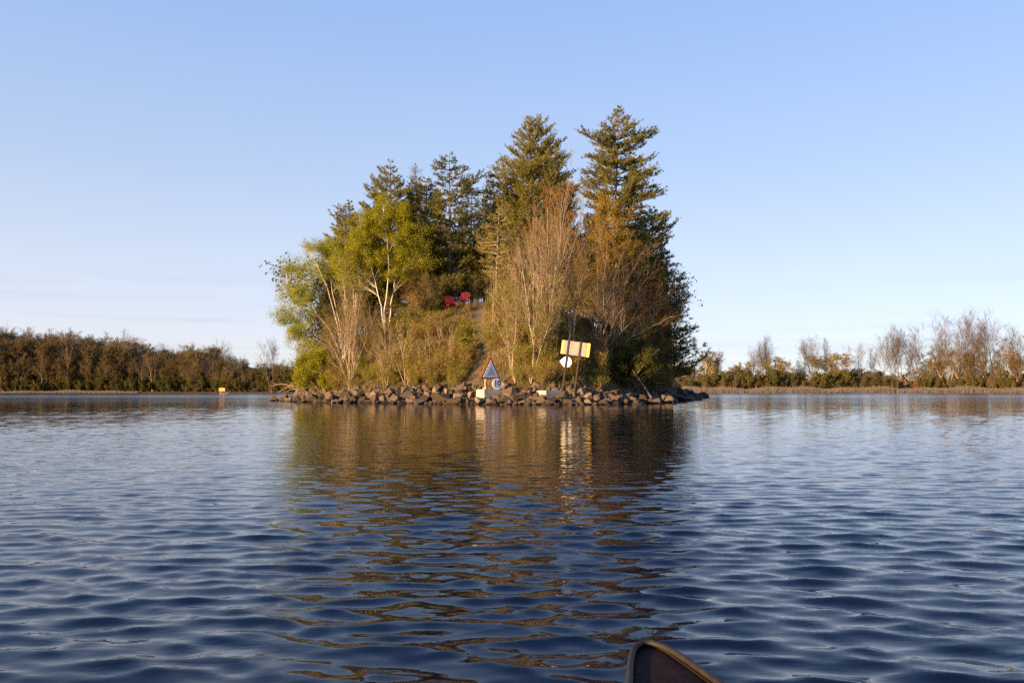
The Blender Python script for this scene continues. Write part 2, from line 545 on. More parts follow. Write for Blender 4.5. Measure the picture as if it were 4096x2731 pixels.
def build_water():
    ys = [-6.0, -3.0, -1.0, 0.2, 1.0, 1.6]
    while ys[-1] < 72:
        ys.append(ys[-1] + 0.018 + 0.0021 * max(ys[-1], 0))
    while ys[-1] < 3200:
        ys.append(ys[-1] * 1.03)
    ys = np.array(ys)
    nx = 340
    tx = np.linspace(-1, 1, nx)
    half = 2.2 + 0.80 * np.maximum(ys, 0)
    half = np.where(ys > 72, half + (ys - 72) * 1.2, half)
    X = tx[None] * half[:, None]
    Y = np.repeat(ys[:, None], nx, 1)
    dy_, dx_ = np.gradient(ys)[:, None], (2 * half / nx)[:, None]
    rg = np.random.default_rng(21)
    Z = np.zeros_like(X)
    DX = np.zeros_like(X)
    DY = np.zeros_like(X)
    fade = 1 - smooth01((Y - 50) / 25)
    # gusts: broad patches of stronger and weaker ripple
    gust = 1 + .28 * np.sin(X * .31 + 1.3 * np.sin(Y * .17)) * np.sin(Y * .23 + .9 * np.sin(X * .21 + 2))
    K = 110
    lam = np.geomspace(.07, 1.7, K) * rg.uniform(.93, 1.07, K)
    sl2 = 0.0
    for l in lam:
        th = rg.normal(.14, .46) + (math.pi if rg.random() < .15 else 0)
        k = 2 * math.pi / l
        wgt = math.exp(-((math.log(l / .165)) / .85) ** 2) * math.exp(-(max(0.0, l - .45) / .45) ** 2)
        slope = wgt * rg.uniform(.6, 1.4)
        sl2 += .5 * slope ** 2 * math.cos(th) ** 2
        aamp = slope / k
        att = smooth01((l / np.maximum(dy_ * abs(math.cos(th)), dx_ * abs(math.sin(th))) - 2.0) / 2.0)
        ph = k * (math.sin(th) * X + math.cos(th) * Y) + rg.uniform(0, 6.28)
        s, c = np.sin(ph), np.cos(ph)
        Z += aamp * att * c
        DX -= aamp * att * s * math.sin(th)
        DY -= aamp * att * s * math.cos(th)
    sc_ = .145 / math.sqrt(sl2)                    # root mean square slope of a light breeze
    # the island keeps the wind off a strip of water in front of it
    lee = smooth01((X + 11) / 8) * smooth01((9 - X) / 8) * smooth01((Y - 4) / 10)
    g = fade * gust * sc_ * (1 - .38 * smooth01((Y - 2.6) / 6.5) - .16 * smooth01((Y - 14) / 25)) * (1 - .42 * lee)
    X2, Y2, Z2 = X + DX * g * 1.5, Y + DY * g * 1.5, Z * g
    V = np.stack([X2, Y2, Z2], -1).reshape(-1, 3)
    ny = len(ys)
    i = np.arange(ny - 1)[:, None] * nx + np.arange(nx - 1)[None]
    f = np.stack([i, i + 1, i + nx + 1, i + nx], -1).reshape(-1, 4)
    # ripple strength carried to the shader
    st = .004 + .10 * smooth01((Y - 22) / 50)
    calm = smooth01((Y - 85) / 25)
    st = st * (1 - calm) + .17 * calm
    b = Buf()
    b.add(V, f, st.ravel())
    o = b.build('lake_water', M['water'], smooth=True)
    tag(o, kind='structure')


build_water()

# ------------------------------------------------------------------ island ground
SHORE = np.array([(-20.5, 66.8), (-17.4, 61.4), (-13.2, 56.3), (-9.1, 53.2), (-3.9, 50.4), (.8, 48.2), (4.6, 48.2),
                  (7.9, 50.6), (12.0, 58.5), (16.2, 71), (21.4, 90), (24.8, 103), (22, 106), (12, 101), (-4, 97), (-15, 88), (-20.5, 75)])


def shore_d(x, y):
    """Distance inside the waterline (negative outside)."""
    x, y = np.asarray(x, float), np.asarray(y, float)
    A, B = SHORE, np.roll(SHORE, -1, 0)
    dmin = np.full(x.shape, 1e9)
    inside = np.zeros(x.shape, bool)
    for (ax, ay), (bx, by) in zip(A, B):
        ex, ey = bx - ax, by - ay
        t = np.clip(((x - ax) * ex + (y - ay) * ey) / (ex * ex + ey * ey), 0, 1)
        dmin = np.minimum(dmin, np.hypot(x - ax - t * ex, y - ay - t * ey))
        cr = (ay > y) != (by > y)
        if ay != by:
            inside ^= cr & (x < (bx - ax) * (y - ay) / (by - ay) + ax)
    return np.where(inside, dmin, -dmin)


DP = [-6, -1.5, 0, 1, 2.5, 4, 6, 8, 10, 12.5, 15, 30]
ZP = [-2.5, -.8, -.3, .1, .65, 1.7, 4.1, 6.2, 7.3, 7.7, 7.9, 8.4]


def ground_z(x, y):
    x, y = np.asarray(x, float), np.asarray(y, float)
    z = np.interp(shore_d(x, y), DP, ZP)
    bump = .16 * np.sin(x * 1.3 + 2 * np.sin(y * .7)) * np.sin(y * 1.1 + 1.4) + .08 * np.sin(x * 3.1 + y * 1.7) * np.sin(y * 2.9 - x)
    return z + bump * np.clip((z - .3) / 2, 0, 1)


def hit(px, py, y0=47.0, y1=100.0):
    """Where the line of sight through (px, py) meets the island."""
    Y = np.arange(y0, y1, .05)
    P = np.stack([at(px, py, yy) for yy in Y])
    g = ground_z(P[:, 0], P[:, 1])
    k = np.nonzero(P[:, 2] <= g)[0]
    k = k[0] if len(k) else len(Y) - 1
    p = P[k].copy()
    p[2] = float(ground_z(p[0], p[1]))
    return p


PATH_PX = [(1895, 1545), (1890, 1500), (1905, 1450), (1925, 1400), (1930, 1350), (1922, 1310), (1905, 1275), (1912, 1248), (1925, 1228)]
PATH = np.array([hit(*p) for p in PATH_PX])


def path_w(x, y):
    d = np.full(np.shape(x), 1e9)
    for a, b in zip(PATH[:-1], PATH[1:]):
        ex, ey = b[0] - a[0], b[1] - a[1]
        t = np.clip(((x - a[0]) * ex + (y - a[1]) * ey) / (ex * ex + ey * ey + 1e-9), 0, 1)
        d = np.minimum(d, np.hypot(x - a[0] - t * ex, (y - a[1] - t * ey)))
    return 1 - smooth01((d - .2) / .35)


def build_island():
    xs = np.arange(-26, 34, .4)
    ys = np.arange(44, 118, .4)
    X, Y = np.meshgrid(xs, ys)
    Z = ground_z(X, Y)
    W = path_w(X, Y)
    Z = Z - .10 * W
    bare = smooth01(np.sin(X * .8 + 1.5) * np.sin(Y * .9 + X * .3) * 2 - .8) * .5
    nx = len(xs)
    i = np.arange(len(ys) - 1)[:, None] * nx + np.arange(nx - 1)[None]
    f = np.stack([i, i + 1, i + nx + 1, i + nx], -1).reshape(-1, 4)
    b = Buf()
    b.add(np.stack([X, Y, Z], -1), f, np.maximum(W, bare).ravel())
    o = b.build('island_ground', M['soil'], smooth=True)
    tag(o, kind='structure')


build_island()


def build_far_ground():
    b = Buf()
    prof = [(0, -.6), (3, .25), (14, .7), (60, 1.6), (300, 3.5), (2800, 6)]
    xs = np.concatenate([np.linspace(-2600, -420, 14), np.arange(-400, 401, 12.0), np.linspace(420, 2600, 14)])
    V = []
    for x in xs:
        y0 = far_shore(x)
        V.append([(x, y0 + d, z) for d, z in prof])
    V = np.array(V)
    n, m, _ = V.shape
    i = np.arange(n - 1)[:, None] * m + np.arange(m - 1)[None]
    f = np.stack([i, i + m, i + m + 1, i + 1], -1).reshape(-1, 4)
    b.add(V.reshape(-1, 3), f, .25)
    tag(b.build('far_shore_ground', M['soil'], smooth=True), kind='structure')


def far_shore(x):
    """Waterline of the far bank, metres ahead at sideways position x."""
    base = 250 + 9 * math.sin(x * .021) + 5 * math.sin(x * .05 + 1)
    if x < -165:                       # the bank comes round towards the viewer beyond the frame
        base -= (-165 - x) * .75
    return max(base, 60.0)


build_far_ground()

# ------------------------------------------------------------------ tree builders
def limb_tufts(rg, leaf, wood, P, R, per_m, side_len, tuft, tint_mid, K, spread, zone=.25, up=.3, droop=0.0):
    """Side shoots with needle tufts along a batch of limbs P (T,N,3)."""
    plen = np.linalg.norm(np.diff(P, axis=1), axis=2).sum(1)
    n = np.maximum((plen * per_m).astype(int), 3)
    idx = np.repeat(np.arange(len(P)), n)
    t = zone + (1 - zone) * rg.random(len(idx)) ** .85
    p, tan, r = along(P, R, idx, t)
    side = norm(np.cross(tan, UPV)) * np.where(rg.random(len(idx)) < .5, 1, -1)[:, None]
    d = norm(tan * rg.uniform(.5, 1.0, (len(idx), 1)) + side * rg.uniform(.2, 1.0, (len(idx), 1)) + UPV * (up + rg.normal(0, .22, (len(idx), 1))))
    ln = np.minimum(plen[idx] * side_len, 1.1) * rg.uniform(.5, 1.2, len(idx)) * (1.1 - .5 * t) + .12
    s = np.linspace(0, 1, 2)[None, :, None]
    C = p[:, None] + ln[:, None, None] * (d[:, None] * s + UPV * (.12 - droop) * s ** 2)
    CR = np.maximum(r * .4, .008)[:, None] * np.array([1, .4])[None]
    tubes(wood, C, CR, 3)
    # tufts
    nt = np.maximum((ln / .125).astype(int), 2)
    j = np.repeat(np.arange(len(C)), nt)
    tt = rg.uniform(.15, 1.0, len(j))
    q, tq, _ = along(C, CR, j, tt)
    q = q + rg.normal(0, .035, q.shape)
    tl = np.clip(tint_mid + rg.normal(0, .17, len(j)) + (rg.normal(0, .13, len(C)))[j], 0, 1)
    tufts(leaf, rg, q, norm(tq + UPV * .25), tuft, .04, K, spread, tl)


def conifer(name, label, cat, Y, top, base_px, prof, leaf_m, bark_m, seed, rise=.35, per_m=7, side=.38, tuft=.17, K=6, spread=.55,
            tint=.5, whorl=.55, limbs=5, droop=0.0, zone=.2, bare_above=None, trunk_r=.2, group=None, base_z=None):
    rg = np.random.default_rng(seed)
    s = Y / F
    pt = at(top[0], top[1], Y)
    bx = at(base_px, 1300, Y)[0]
    gz = float(ground_z(bx, Y)) if base_z is None else base_z
    root = np.array([bx, Y, gz - .15])
    N = 16
    tr = resample([root, root * .6 + pt * .4 + np.array([rg.normal(0, .1), rg.normal(0, .1), 0]), pt], N)
    trR = np.linspace(trunk_r, .02, N)
    wood, leaf = Buf(), Buf()
    tubes(wood, tr[None], trR[None], 7)
    pz = np.array([at(top[0], q[0], Y)[2] for q in prof])
    pl = np.array([q[1] for q in prof]) * s
    pr = np.array([q[2] for q in prof]) * s
    lim = []
    # limbs that make the outline, one each side at every listed height, and others all round between them
    zs = [(z, (a,), 1.0) for z in pz for a in (math.pi + rg.normal(0, .35), rg.normal(0, .35))]
    z = pz.min()
    while z < pz.max() - .1:
        zs.append((z, rg.uniform(0, 2 * math.pi) + np.arange(limbs) * 2 * math.pi / limbs + rg.normal(0, .4, limbs), .86))
        z += whorl * rg.uniform(.6, 1.3)
    o = np.argsort(pz)
    for z, azs, fill in zs:
        rl, rr = np.interp(z, pz[o], pl[o]), np.interp(z, pz[o], pr[o])
        for a in azs:
            c = math.cos(a)
            rad = (rl * (1 - c) + rr * (1 + c)) / 2
            if abs(c) < .6 and fill < 1:
                rad = min(rad, .5 * (rl + rr) * .9)
            rad *= rg.uniform(.5, .98) if fill < 1 else rg.uniform(.93, 1.02)
            rad = max(rad, .12)
            el = rise * rg.uniform(.6, 1.4) * (1 if fill < 1 else .9)
            zt = z - (el * rad if fill == 1 else el * rad * .5)
            zt = min(max(zt, gz + .8), pt[2] - .05)
            f = np.clip((zt - root[2]) / (pt[2] - root[2]), 0, .99)
            st = tr[int(f * (N - 1))] * 1.0
            st = np.array([np.interp(zt, tr[:, 2], tr[:, 0]), np.interp(zt, tr[:, 2], tr[:, 1]), zt])
            u = np.array([math.cos(a), math.sin(a), 0])
            q = np.linspace(0, 1, 6)[:, None]
            sag = -.16 * rg.uniform(.2, 1.2)
            p = st + u * rad * q + UPV * rad * ((el + sag * 1.0) * q - sag * q ** 2 * 1.0 - droop * q ** 2)
            p += np.cumsum(rg.normal(0, .03 * rad, (6, 3)), 0) * q
            lim.append(p)
    P = np.stack(lim)
    ln = np.linalg.norm(P[:, -1] - P[:, 0], axis=1)
    R = np.clip(.012 + .016 * ln, .012, .07)[:, None] * np.linspace(1, .25, 6)[None]
    tubes(wood, P, R, 4)
    if bare_above is not None:
        zb = at(top[0], bare_above, Y)[2]
        up_ = P[:, 0, 2] > zb
        C, CR = grow(rg, P[up_], R[up_], 7, .15, 1, (.5, 1.0), (.25, .5), 3, .1, .05, .007)
        tubes(wood, C, CR, 3)
        P, R = P[~up_], R[~up_]
    if len(P):
        limb_tufts(rg, leaf, wood, P, R, per_m, side, tuft, tint, K, spread, zone=zone, up=.30 - droop, droop=droop)
    t = empty(name, root, label, cat, group)
    wood.build('trunk', bark_m, t, smooth=True, origin=root)
    if leaf.n:
        leaf.build('crown', leaf_m, t, origin=root)
    return t


def stems_px(base, tops, Y, rg, dY=1.2, N=12, bow=.12):
    """Fan of stems from a base point to photograph positions."""
    out = []
    for q in tops:
        if isinstance(q[0], (tuple, list)):
            k = len(q)
            dy = rg.normal(0, dY)
            pts = [at(a, b, Y + dy * (i / k)) for i, (a, b) in enumerate(q)]
            if np.linalg.norm(pts[0] - base) > .15:
                pts = [base] + pts
        else:
            e = at(q[0], q[1], Y + rg.normal(0, dY))
            mid = base * .55 + e * .45
            mid = mid + np.array([-(e[0] - base[0]) * bow * rg.uniform(.3, 1.4), 0, 0]) + rg.normal(0, .1, 3)
            pts = [base + rg.normal(0, .08, 3) * [1, 1, 0], mid, e]
        p = resample(pts, N)
        ln = np.linalg.norm(p[-1] - p[0])
        p[1:] += np.cumsum(rg.normal(0, .010 * ln, (N - 1, 3)), 0) * .6
        out.append(p)
    return np.stack(out)


def bare_tree(name, label, cat, base, tops, Y, bark_m, twig_m, seed, r0=.06, n1=13, n2=6, n3=4, ang=(.35, .8), L1=(.22, .42), up=.35,
              buds=0, bud_m=None, bud_size=.06, dY=1.0, group=None, L2=(.3, .6), t0=.25, rmin=.006):
    rg = np.random.default_rng(seed)
    base = np.asarray(base, float)
    wood, tw, leaf = Buf(), Buf(), Buf()
    S = stems_px(base - np.array([0, 0, .1]), tops, Y, rg, dY)
    SR = r0 * rg.uniform(.6, 1.1, len(S))[:, None] * np.linspace(1, .18, S.shape[1])[None]
    tubes(wood, S, SR, 6)
    A, AR = grow(rg, S, SR, n1, t0, .97, ang, L1, 6, up, .05, rmin * 1.4, .55, .12)
    tubes(wood, A, AR, 4)
    B, BR = grow(rg, A, AR, n2, .2, 1, (.4, .9), L2, 3, .15, .06, rmin)
    tubes(tw, B, BR, 3)
    C, CR = grow(rg, B, BR, n3, .2, 1, (.4, .9), (.3, .65), 2, .1, .06, rmin * .75)
    tubes(tw, C, CR, 3)
    t = empty(name, base, label, cat, group)
    wood.build('trunk', bark_m, t, smooth=True, origin=base)
    tw.build('twigs', twig_m, t, origin=base)
    if buds:
        j = rg.integers(0, len(C), buds)
        q, _, _ = along(C, CR, j, rg.random(buds))
        leaves(leaf, rg, q + rg.normal(0, .05, q.shape), bud_size, np.clip(rg.normal(.5, .25, buds), 0, 1))
        leaf.build('crown', bud_m, t, origin=base)
    return t


def leafy_tree(name, label, cat, base, tops, Y, blobs, bark_m, twig_m, leaf_m, seed, r0=.09, limbs=110, n2=6, n3=4, nleaf=16000, size=.09,
               tint=.5, depth=1.0, dY=1.0, group=None, rmin=.006, jit=.10, flat=.2):
    rg = np.random.default_rng(seed)
    base = np.asarray(base, float)
    wood, tw, leaf = Buf(), Buf(), Buf()
    s = Y / F
    S = stems_px(base - np.array([0, 0, .1]), tops, Y, rg, dY)
    SR = r0 * rg.uniform(.75, 1.1, len(S))[:, None] * np.linspace(1, .2, S.shape[1])[None]
    tubes(wood, S, SR, 7)
    # aim points spread through the blobs that make up the crown
    area = np.array([b[2] * b[3] for b in blobs], float)
    which = rg.choice(len(blobs), limbs, p=area / area.sum())
    tg = []
    for k in which:
        bx, by, rx, ry = blobs[k][:4]
        off = rg.normal(size=3)
        off *= rg.random() ** .4 / np.linalg.norm(off)
        c = at(bx, by, Y)
        tg.append(c + np.array([off[0] * rx * s, off[1] * rx * s * depth, off[2] * ry * s]))
    tg = np.array(tg)
    flatS = S[:, 2:].reshape(-1, 3)
    flatR = SR[:, 2:].reshape(-1)
    dv = tg[:, None] - flatS[None]
    dist = np.linalg.norm(dv, axis=2)
    cost = dist + np.maximum(0, .45 * np.hypot(dv[..., 0], dv[..., 1]) - dv[..., 2]) * 1.6
    j = cost.argmin(1)
    st, rr = flatS[j], flatR[j]
    q = np.linspace(0, 1, 7)[None, :, None]
    ln = np.linalg.norm(tg - st, axis=1)
    A = st[:, None] + (tg - st)[:, None] * q + UPV * (ln * .10)[:, None, None] * np.sin(np.pi * q)
    A += np.cumsum(rg.normal(0, .022, A.shape), 1) * ln[:, None, None] * q
    AR = np.clip(rr * .5, .01, .032)[:, None] * np.linspace(1, .3, 7)[None]
    tubes(wood, A, AR, 4)
    B, BR = grow(rg, A, AR, n2, .3, 1, (.4, 1.0), (.25, .5), 3, .1, .06, rmin)
    tubes(tw, B, BR, 3)
    C, CR = grow(rg, B, BR, n3, .15, 1, (.4, 1.0), (.35, .7), 2, .05, .06, rmin * .8)
    tubes(tw, C, CR, 3)
    j = rg.integers(0, len(C), nleaf)
    p, _, _ = along(C, CR, j, rg.random(nleaf))
    clump = rg.normal(0, .15, len(C))
    leaves(leaf, rg, p + rg.normal(0, jit, p.shape), size, np.clip(tint + clump[j] + rg.normal(0, .17, nleaf), 0, 1), flat)
    t = empty(name, base, label, cat, group)
    wood.build('trunk', bark_m, t, smooth=True, origin=base)
    tw.build('twigs', twig_m, t, origin=base)
    leaf.build('crown', leaf_m, t, origin=base)
    return t


# ------------------------------------------------------------------ island trees: evergreens
conifer('white_pine', 'tallest pine, with ragged level tiers, standing clear at the right of the island', 'tree', 66, (2476, 430), 2440,
        [(432, 5, 5), (470, 45, 50), (500, 25, 40), (523, 55, 66), (554, 172, 138), (590, 85, 105), (624, 134, 125), (650, 85, 110), (677, 141, 188),
         (709, 139, 150), (740, 95, 150), (775, 134, 200), (803, 125, 165), (856, 125, 186), (891, 115, 225), (926, 110, 215), (1000, 110, 190), (1100, 90, 150), (1230, 90, 130)],
        M['pine'], M['bark'], 11, rise=.22, per_m=10, side=.36, whorl=.5, limbs=6, K=7, tuft=.2)
conifer('white_pine', 'broad bushy pine with upswept tips in the middle of the island', 'tree', 67, (2116, 474), 2150,
        [(474, 5, 5), (497, 22, 76), (532, 58, 86), (581, 64, 130), (613, 86, 122), (648, 105, 134), (683, 115, 162), (711, 125, 180), (735, 130, 176),
         (770, 140, 210), (830, 150, 180), (900, 150, 150), (1000, 140, 140), (1150, 110, 120)],
        M['pine'], M['bark'], 12, rise=.65, per_m=10, side=.38, whorl=.42, limbs=6, K=6, tuft=.19, tint=.6)
conifer('spruce_tree', 'slim olive spruce against the left flank of the broad bushy pine', 'tree', 69.5, (2010, 628), 2010,
        [(628, 4, 4), (650, 34, 28), (690, 58, 50), (735, 55, 58), (800, 60, 80), (900, 70, 90), (1100, 70, 80)],
        M['olive'], M['bark'], 13, rise=.15, whorl=.34, limbs=7, tuft=.17, tint=.45)
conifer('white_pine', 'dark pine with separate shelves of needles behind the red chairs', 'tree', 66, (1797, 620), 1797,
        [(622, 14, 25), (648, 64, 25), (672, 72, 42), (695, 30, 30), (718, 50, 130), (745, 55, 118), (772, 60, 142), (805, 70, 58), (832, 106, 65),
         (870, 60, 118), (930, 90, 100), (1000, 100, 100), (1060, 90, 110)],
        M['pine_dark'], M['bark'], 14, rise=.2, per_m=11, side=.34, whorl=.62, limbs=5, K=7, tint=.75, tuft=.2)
conifer('white_pine', 'pine whose open top rises behind the yellow green birch', 'tree', 68, (1563, 648), 1565,
        [(648, 4, 4), (670, 12, 15), (686, 55, 20), (712, 80, 48), (740, 70, 60), (779, 88, 78), (830, 110, 105), (900, 110, 115), (1000, 100, 120), (1180, 90, 110)],
        M['pine'], M['bark'], 15, rise=.5, per_m=9, whorl=.45, limbs=5, tint=.5, tuft=.19)
conifer('white_pine', 'short leftmost pine peeping over the pale green birches', 'tree', 70, (1399, 809), 1400,
        [(809, 4, 4), (842, 60, 15), (866, 72, 30), (902, 88, 50), (950, 90, 80), (1020, 95, 95), (1100, 80, 95), (1260, 70, 90)],
        M['pine'], M['bark'], 16, rise=.55, per_m=9, whorl=.42, limbs=5, tint=.5, tuft=.19)
conifer('larch_tree', 'bare topped larch with a thin grey spire behind the birch', 'tree', 69, (1661, 652), 1668,
        [(652, 3, 3), (680, 34, 32), (705, 44, 36), (730, 34, 32), (770, 50, 50), (850, 60, 60), (950, 60, 60)],
        M['olive'], M['twig'], 17, rise=.35, whorl=.22, limbs=5, bare_above=745, tuft=.12, trunk_r=.13, tint=.4)
conifer('spruce_tree', 'rounded olive evergreen between the bare larch spire and the shelved pine', 'tree', 71, (1706, 716), 1706,
        [(716, 8, 8), (740, 58, 40), (790, 80, 60), (850, 90, 70), (950, 100, 80), (1050, 90, 80), (1180, 90, 80)],
        M['olive'], M['bark'], 18, rise=.35, whorl=.36, limbs=7, tint=.4, tuft=.18, per_m=8)
conifer('larch_tree', 'young larch with fresh yellow green needles and pale trunk above the path', 'tree', 63, (1997, 836), 1983,
        [(836, 4, 4), (860, 38, 30), (900, 68, 58), (950, 95, 80), (1000, 90, 85), (1050, 72, 80), (1100, 60, 70)],
        M['olive'], M['bark_pale'], 19, rise=.12, whorl=.38, limbs=6, tuft=.12, K=5, trunk_r=.10, tint=.7)
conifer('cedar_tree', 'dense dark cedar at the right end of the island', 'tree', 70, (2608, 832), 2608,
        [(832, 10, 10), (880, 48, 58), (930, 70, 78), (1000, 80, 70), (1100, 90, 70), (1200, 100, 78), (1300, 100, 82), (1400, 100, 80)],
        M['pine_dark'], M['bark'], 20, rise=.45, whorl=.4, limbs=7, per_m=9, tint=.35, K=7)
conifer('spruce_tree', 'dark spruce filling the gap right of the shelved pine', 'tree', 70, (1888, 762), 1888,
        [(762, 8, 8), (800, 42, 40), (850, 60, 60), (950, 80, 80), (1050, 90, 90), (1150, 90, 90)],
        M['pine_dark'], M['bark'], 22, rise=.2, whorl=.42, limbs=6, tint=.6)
MIDC = {}
for k, (px, top, Y, w, m, lab) in enumerate([(1690, 850, 66.5, 78, 'olive', 'olive larch between the birch and the red chairs'), (1850, 870, 67, 85, 'pine', 'mid green pine above the gap between the chairs'),
                                         (1935, 800, 67.5, 70, 'olive', 'olive spruce left of the young larch'), (2075, 840, 65.5, 78, 'pine', 'mid green pine right of the young larch'),
                                         (2370, 860, 68, 85, 'pine', 'mid green pine in the notch left of the tallest pine'), (2560, 930, 67.5, 85, 'pine', 'mid green pine right of the golden leaved tree'),
                                         (1630, 770, 69.5, 75, 'olive', 'olive evergreen directly behind the crown of the main birch'), (1745, 760, 69, 70, 'olive', 'olive evergreen hard left of the shelved pine'),
                                         (1480, 840, 69, 80, 'pine', 'mid green pine filling between the two left pines'), (1340, 930, 70, 70, 'olive', 'olive evergreen behind the top of the leaning birches'),
                                         (1960, 700, 69, 60, 'olive', 'narrow olive spruce left of the broad bushy pine'), (2250, 730, 69, 90, 'pine', 'mid green pine behind the orange brown maple')]):
    if m not in MIDC:
        t_ = conifer('pine_tree', lab, 'tree', Y, (px, top), px, [(top, 5, 5), (top + 50, w * .5, w * .5), (top + 120, w * .85, w * .85), (top + 200, w, w), (1170, w * 1.1, w * 1.1)],
                     M[m], M['bark_pale'], 120 + k, rise=.25, whorl=.40, limbs=7, tint=.5, tuft=.19, per_m=8, trunk_r=.11)
        MIDC[m] = (t_, at(px, top, Y)[2] - t_.location[2], w * Y)
    else:
        t_, h0, w0 = MIDC[m]
        x_ = at(px, 1300, Y)[0]
        g_ = float(ground_z(x_, Y)) - .15
        sz = (at(px, top, Y)[2] - g_) / h0
        sx = w * Y / w0 * 1.05
        copy_thing(t_, (x_, Y, g_), k * 1.7, (sx, sx, sz), lab)
conifer('pine_sapling', 'small domed pine sapling just above the left red chair', 'tree', 64.5, (1815, 1105), 1815,
        [(1105, 20, 20), (1120, 45, 45), (1140, 50, 55), (1165, 40, 45)],
        M['olive'], M['bark'], 23, rise=.5, whorl=.2, limbs=7, tint=.45, trunk_r=.05)
HEM = []
for k, (px, top, Y, w, where) in enumerate([(1478, 880, 74, 95, 'behind the left birches'), (1640, 880, 75, 105, 'behind the larch spire'), (1760, 900, 76, 100, 'behind the red chairs'),
                                  (1985, 880, 76, 110, 'behind the young larch'), (2110, 820, 77, 115, 'behind the broad bushy pine'), (2260, 850, 75, 110, 'behind the orange leaved maple'),
                                  (2370, 900, 76, 110, 'between the broad pine and the tallest pine'), (2500, 850, 76, 110, 'behind the golden leaved tree'), (2670, 1010, 80, 80, 'at the right rear of the island')]):
    lab = 'rear hemlock ' + where
    if k < 3:
        HEM.append((conifer('hemlock_tree', lab, 'tree', Y, (px, top), px,
                            [(top, 6, 6), (top + 60, w * .5, w * .5), (top + 150, w * .8, w * .8), (top + 260, w, w), (1270, w * 1.1, w * 1.1)],
                            M['pine'], M['bark'], 40 + k, rise=.1, whorl=.5, limbs=7, tint=.45, tuft=.24, per_m=6, K=5, group='rear hemlocks'), top, Y))
    else:
        src, t0_, Y0_ = HEM[k % 3]
        x_ = at(px, 1300, Y)[0]
        g_ = float(ground_z(x_, Y)) - .15
        sc2 = (at(px, top, Y)[2] - g_) / (at(px, t0_, Y0_)[2] - src.location[2])
        copy_thing(src, (x_, Y, g_), k * 2.1, (sc2 * 1.1, sc2 * 1.1, sc2), lab)

# ------------------------------------------------------------------ island trees: broadleaves
b = hit(1540, 1335)
leafy_tree('birch_tree', 'yellow green birch with three forked white trunks', 'tree', b,
           [[(1534, 1270), (1522, 1200), (1492, 1130), (1472, 1050), (1455, 980), (1448, 920)],
            [(1540, 1270), (1545, 1180), (1562, 1100), (1555, 1020), (1552, 940), (1545, 850)],
            [(1556, 1265), (1562, 1180), (1582, 1090), (1592, 1010), (1610, 920), (1618, 850)]], b[1],
           [(1540, 825, 55, 45), (1615, 858, 62, 48), (1500, 895, 78, 55), (1590, 930, 90, 65), (1668, 960, 50, 58), (1440, 965, 68, 48), (1530, 1010, 100, 55),
            (1640, 1030, 70, 58), (1415, 1030, 58, 44), (1480, 1078, 80, 42), (1600, 1090, 80, 42), (1390, 1085, 62, 48), (1690, 1050, 45, 45), (1360, 1030, 45, 40), (1440, 1130, 60, 36)],
           M['bark_white'], M['twig'], M['birch_leaf'], 51, r0=.075, limbs=300, n2=5, n3=3, nleaf=115000, size=.082, dY=.5, tint=.55, jit=.17, depth=1.2)
leafy_tree('birch_tree', 'olive green birch filling the skyline behind the left side of the main birch', 'tree', (at(1420, 1250, 67)[0], 67, float(ground_z(at(1420, 1250, 67)[0], 67))),
           [[(1420, 1150), (1425, 1020), (1435, 900)], [(1400, 1150), (1380, 1050), (1360, 970)], [(1435, 1100), (1470, 960), (1485, 850)]], 67,
           [(1430, 925, 58, 48), (1385, 965, 52, 45), (1478, 868, 45, 42), (1340, 1005, 48, 38), (1300, 1000, 45, 32), (1400, 1040, 70, 50)],
           M['bark_white'], M['twig'], M['birch_leaf'], 251, r0=.07, limbs=120, n2=5, n3=3, nleaf=32000, size=.082, jit=.16, tint=.4)
b = hit(1375, 1450)
leafy_tree('birch_tree', 'pale green birch clump leaning out over the water at the left end', 'tree', b,
           [[(1330, 1340), (1270, 1250), (1200, 1180), (1150, 1130)], [(1345, 1300), (1300, 1150), (1250, 1050), (1215, 1000)],
            [(1360, 1300), (1340, 1180), (1330, 1080), (1320, 1010)], [(1395, 1290), (1372, 1150), (1355, 1060)],
            [(1290, 1375), (1220, 1320), (1160, 1290)], [(1400, 1330), (1420, 1200), (1432, 1080)]], b[1],
           [(1240, 990, 60, 36), (1330, 1000, 70, 44), (1190, 1075, 60, 48), (1270, 1090, 80, 58), (1360, 1100, 60, 58), (1142, 1175, 48, 48), (1220, 1190, 70, 50),
            (1122, 1270, 40, 48), (1200, 1280, 60, 50), (1168, 1340, 48, 38), (1212, 1400, 52, 38), (1420, 1050, 48, 50), (1240, 1450, 55, 38)],
           M['bark_white'], M['twig'], M['birch_leaf_pale'], 52, r0=.055, limbs=260, n2=5, n3=4, nleaf=62000, size=.075, dY=1.1, jit=.16, tint=.6)
b = hit(1290, 1572)
leafy_tree('willow_shrub', 'lime green bush sitting on the rocks at the left end', 'shrub', b, [(1240, 1450), (1290, 1430), (1330, 1470), (1200, 1490), (1260, 1500)], b[1] + .6,
           [(1262, 1490, 92, 58), (1208, 1522, 48, 36), (1340, 1535, 64, 34), (1290, 1440, 66, 48), (1230, 1440, 50, 40)],
           M['twig'], M['twig'], M['lime'], 53, r0=.03, limbs=130, n3=3, nleaf=34000, size=.085, dY=.6, tint=.55, jit=.14)
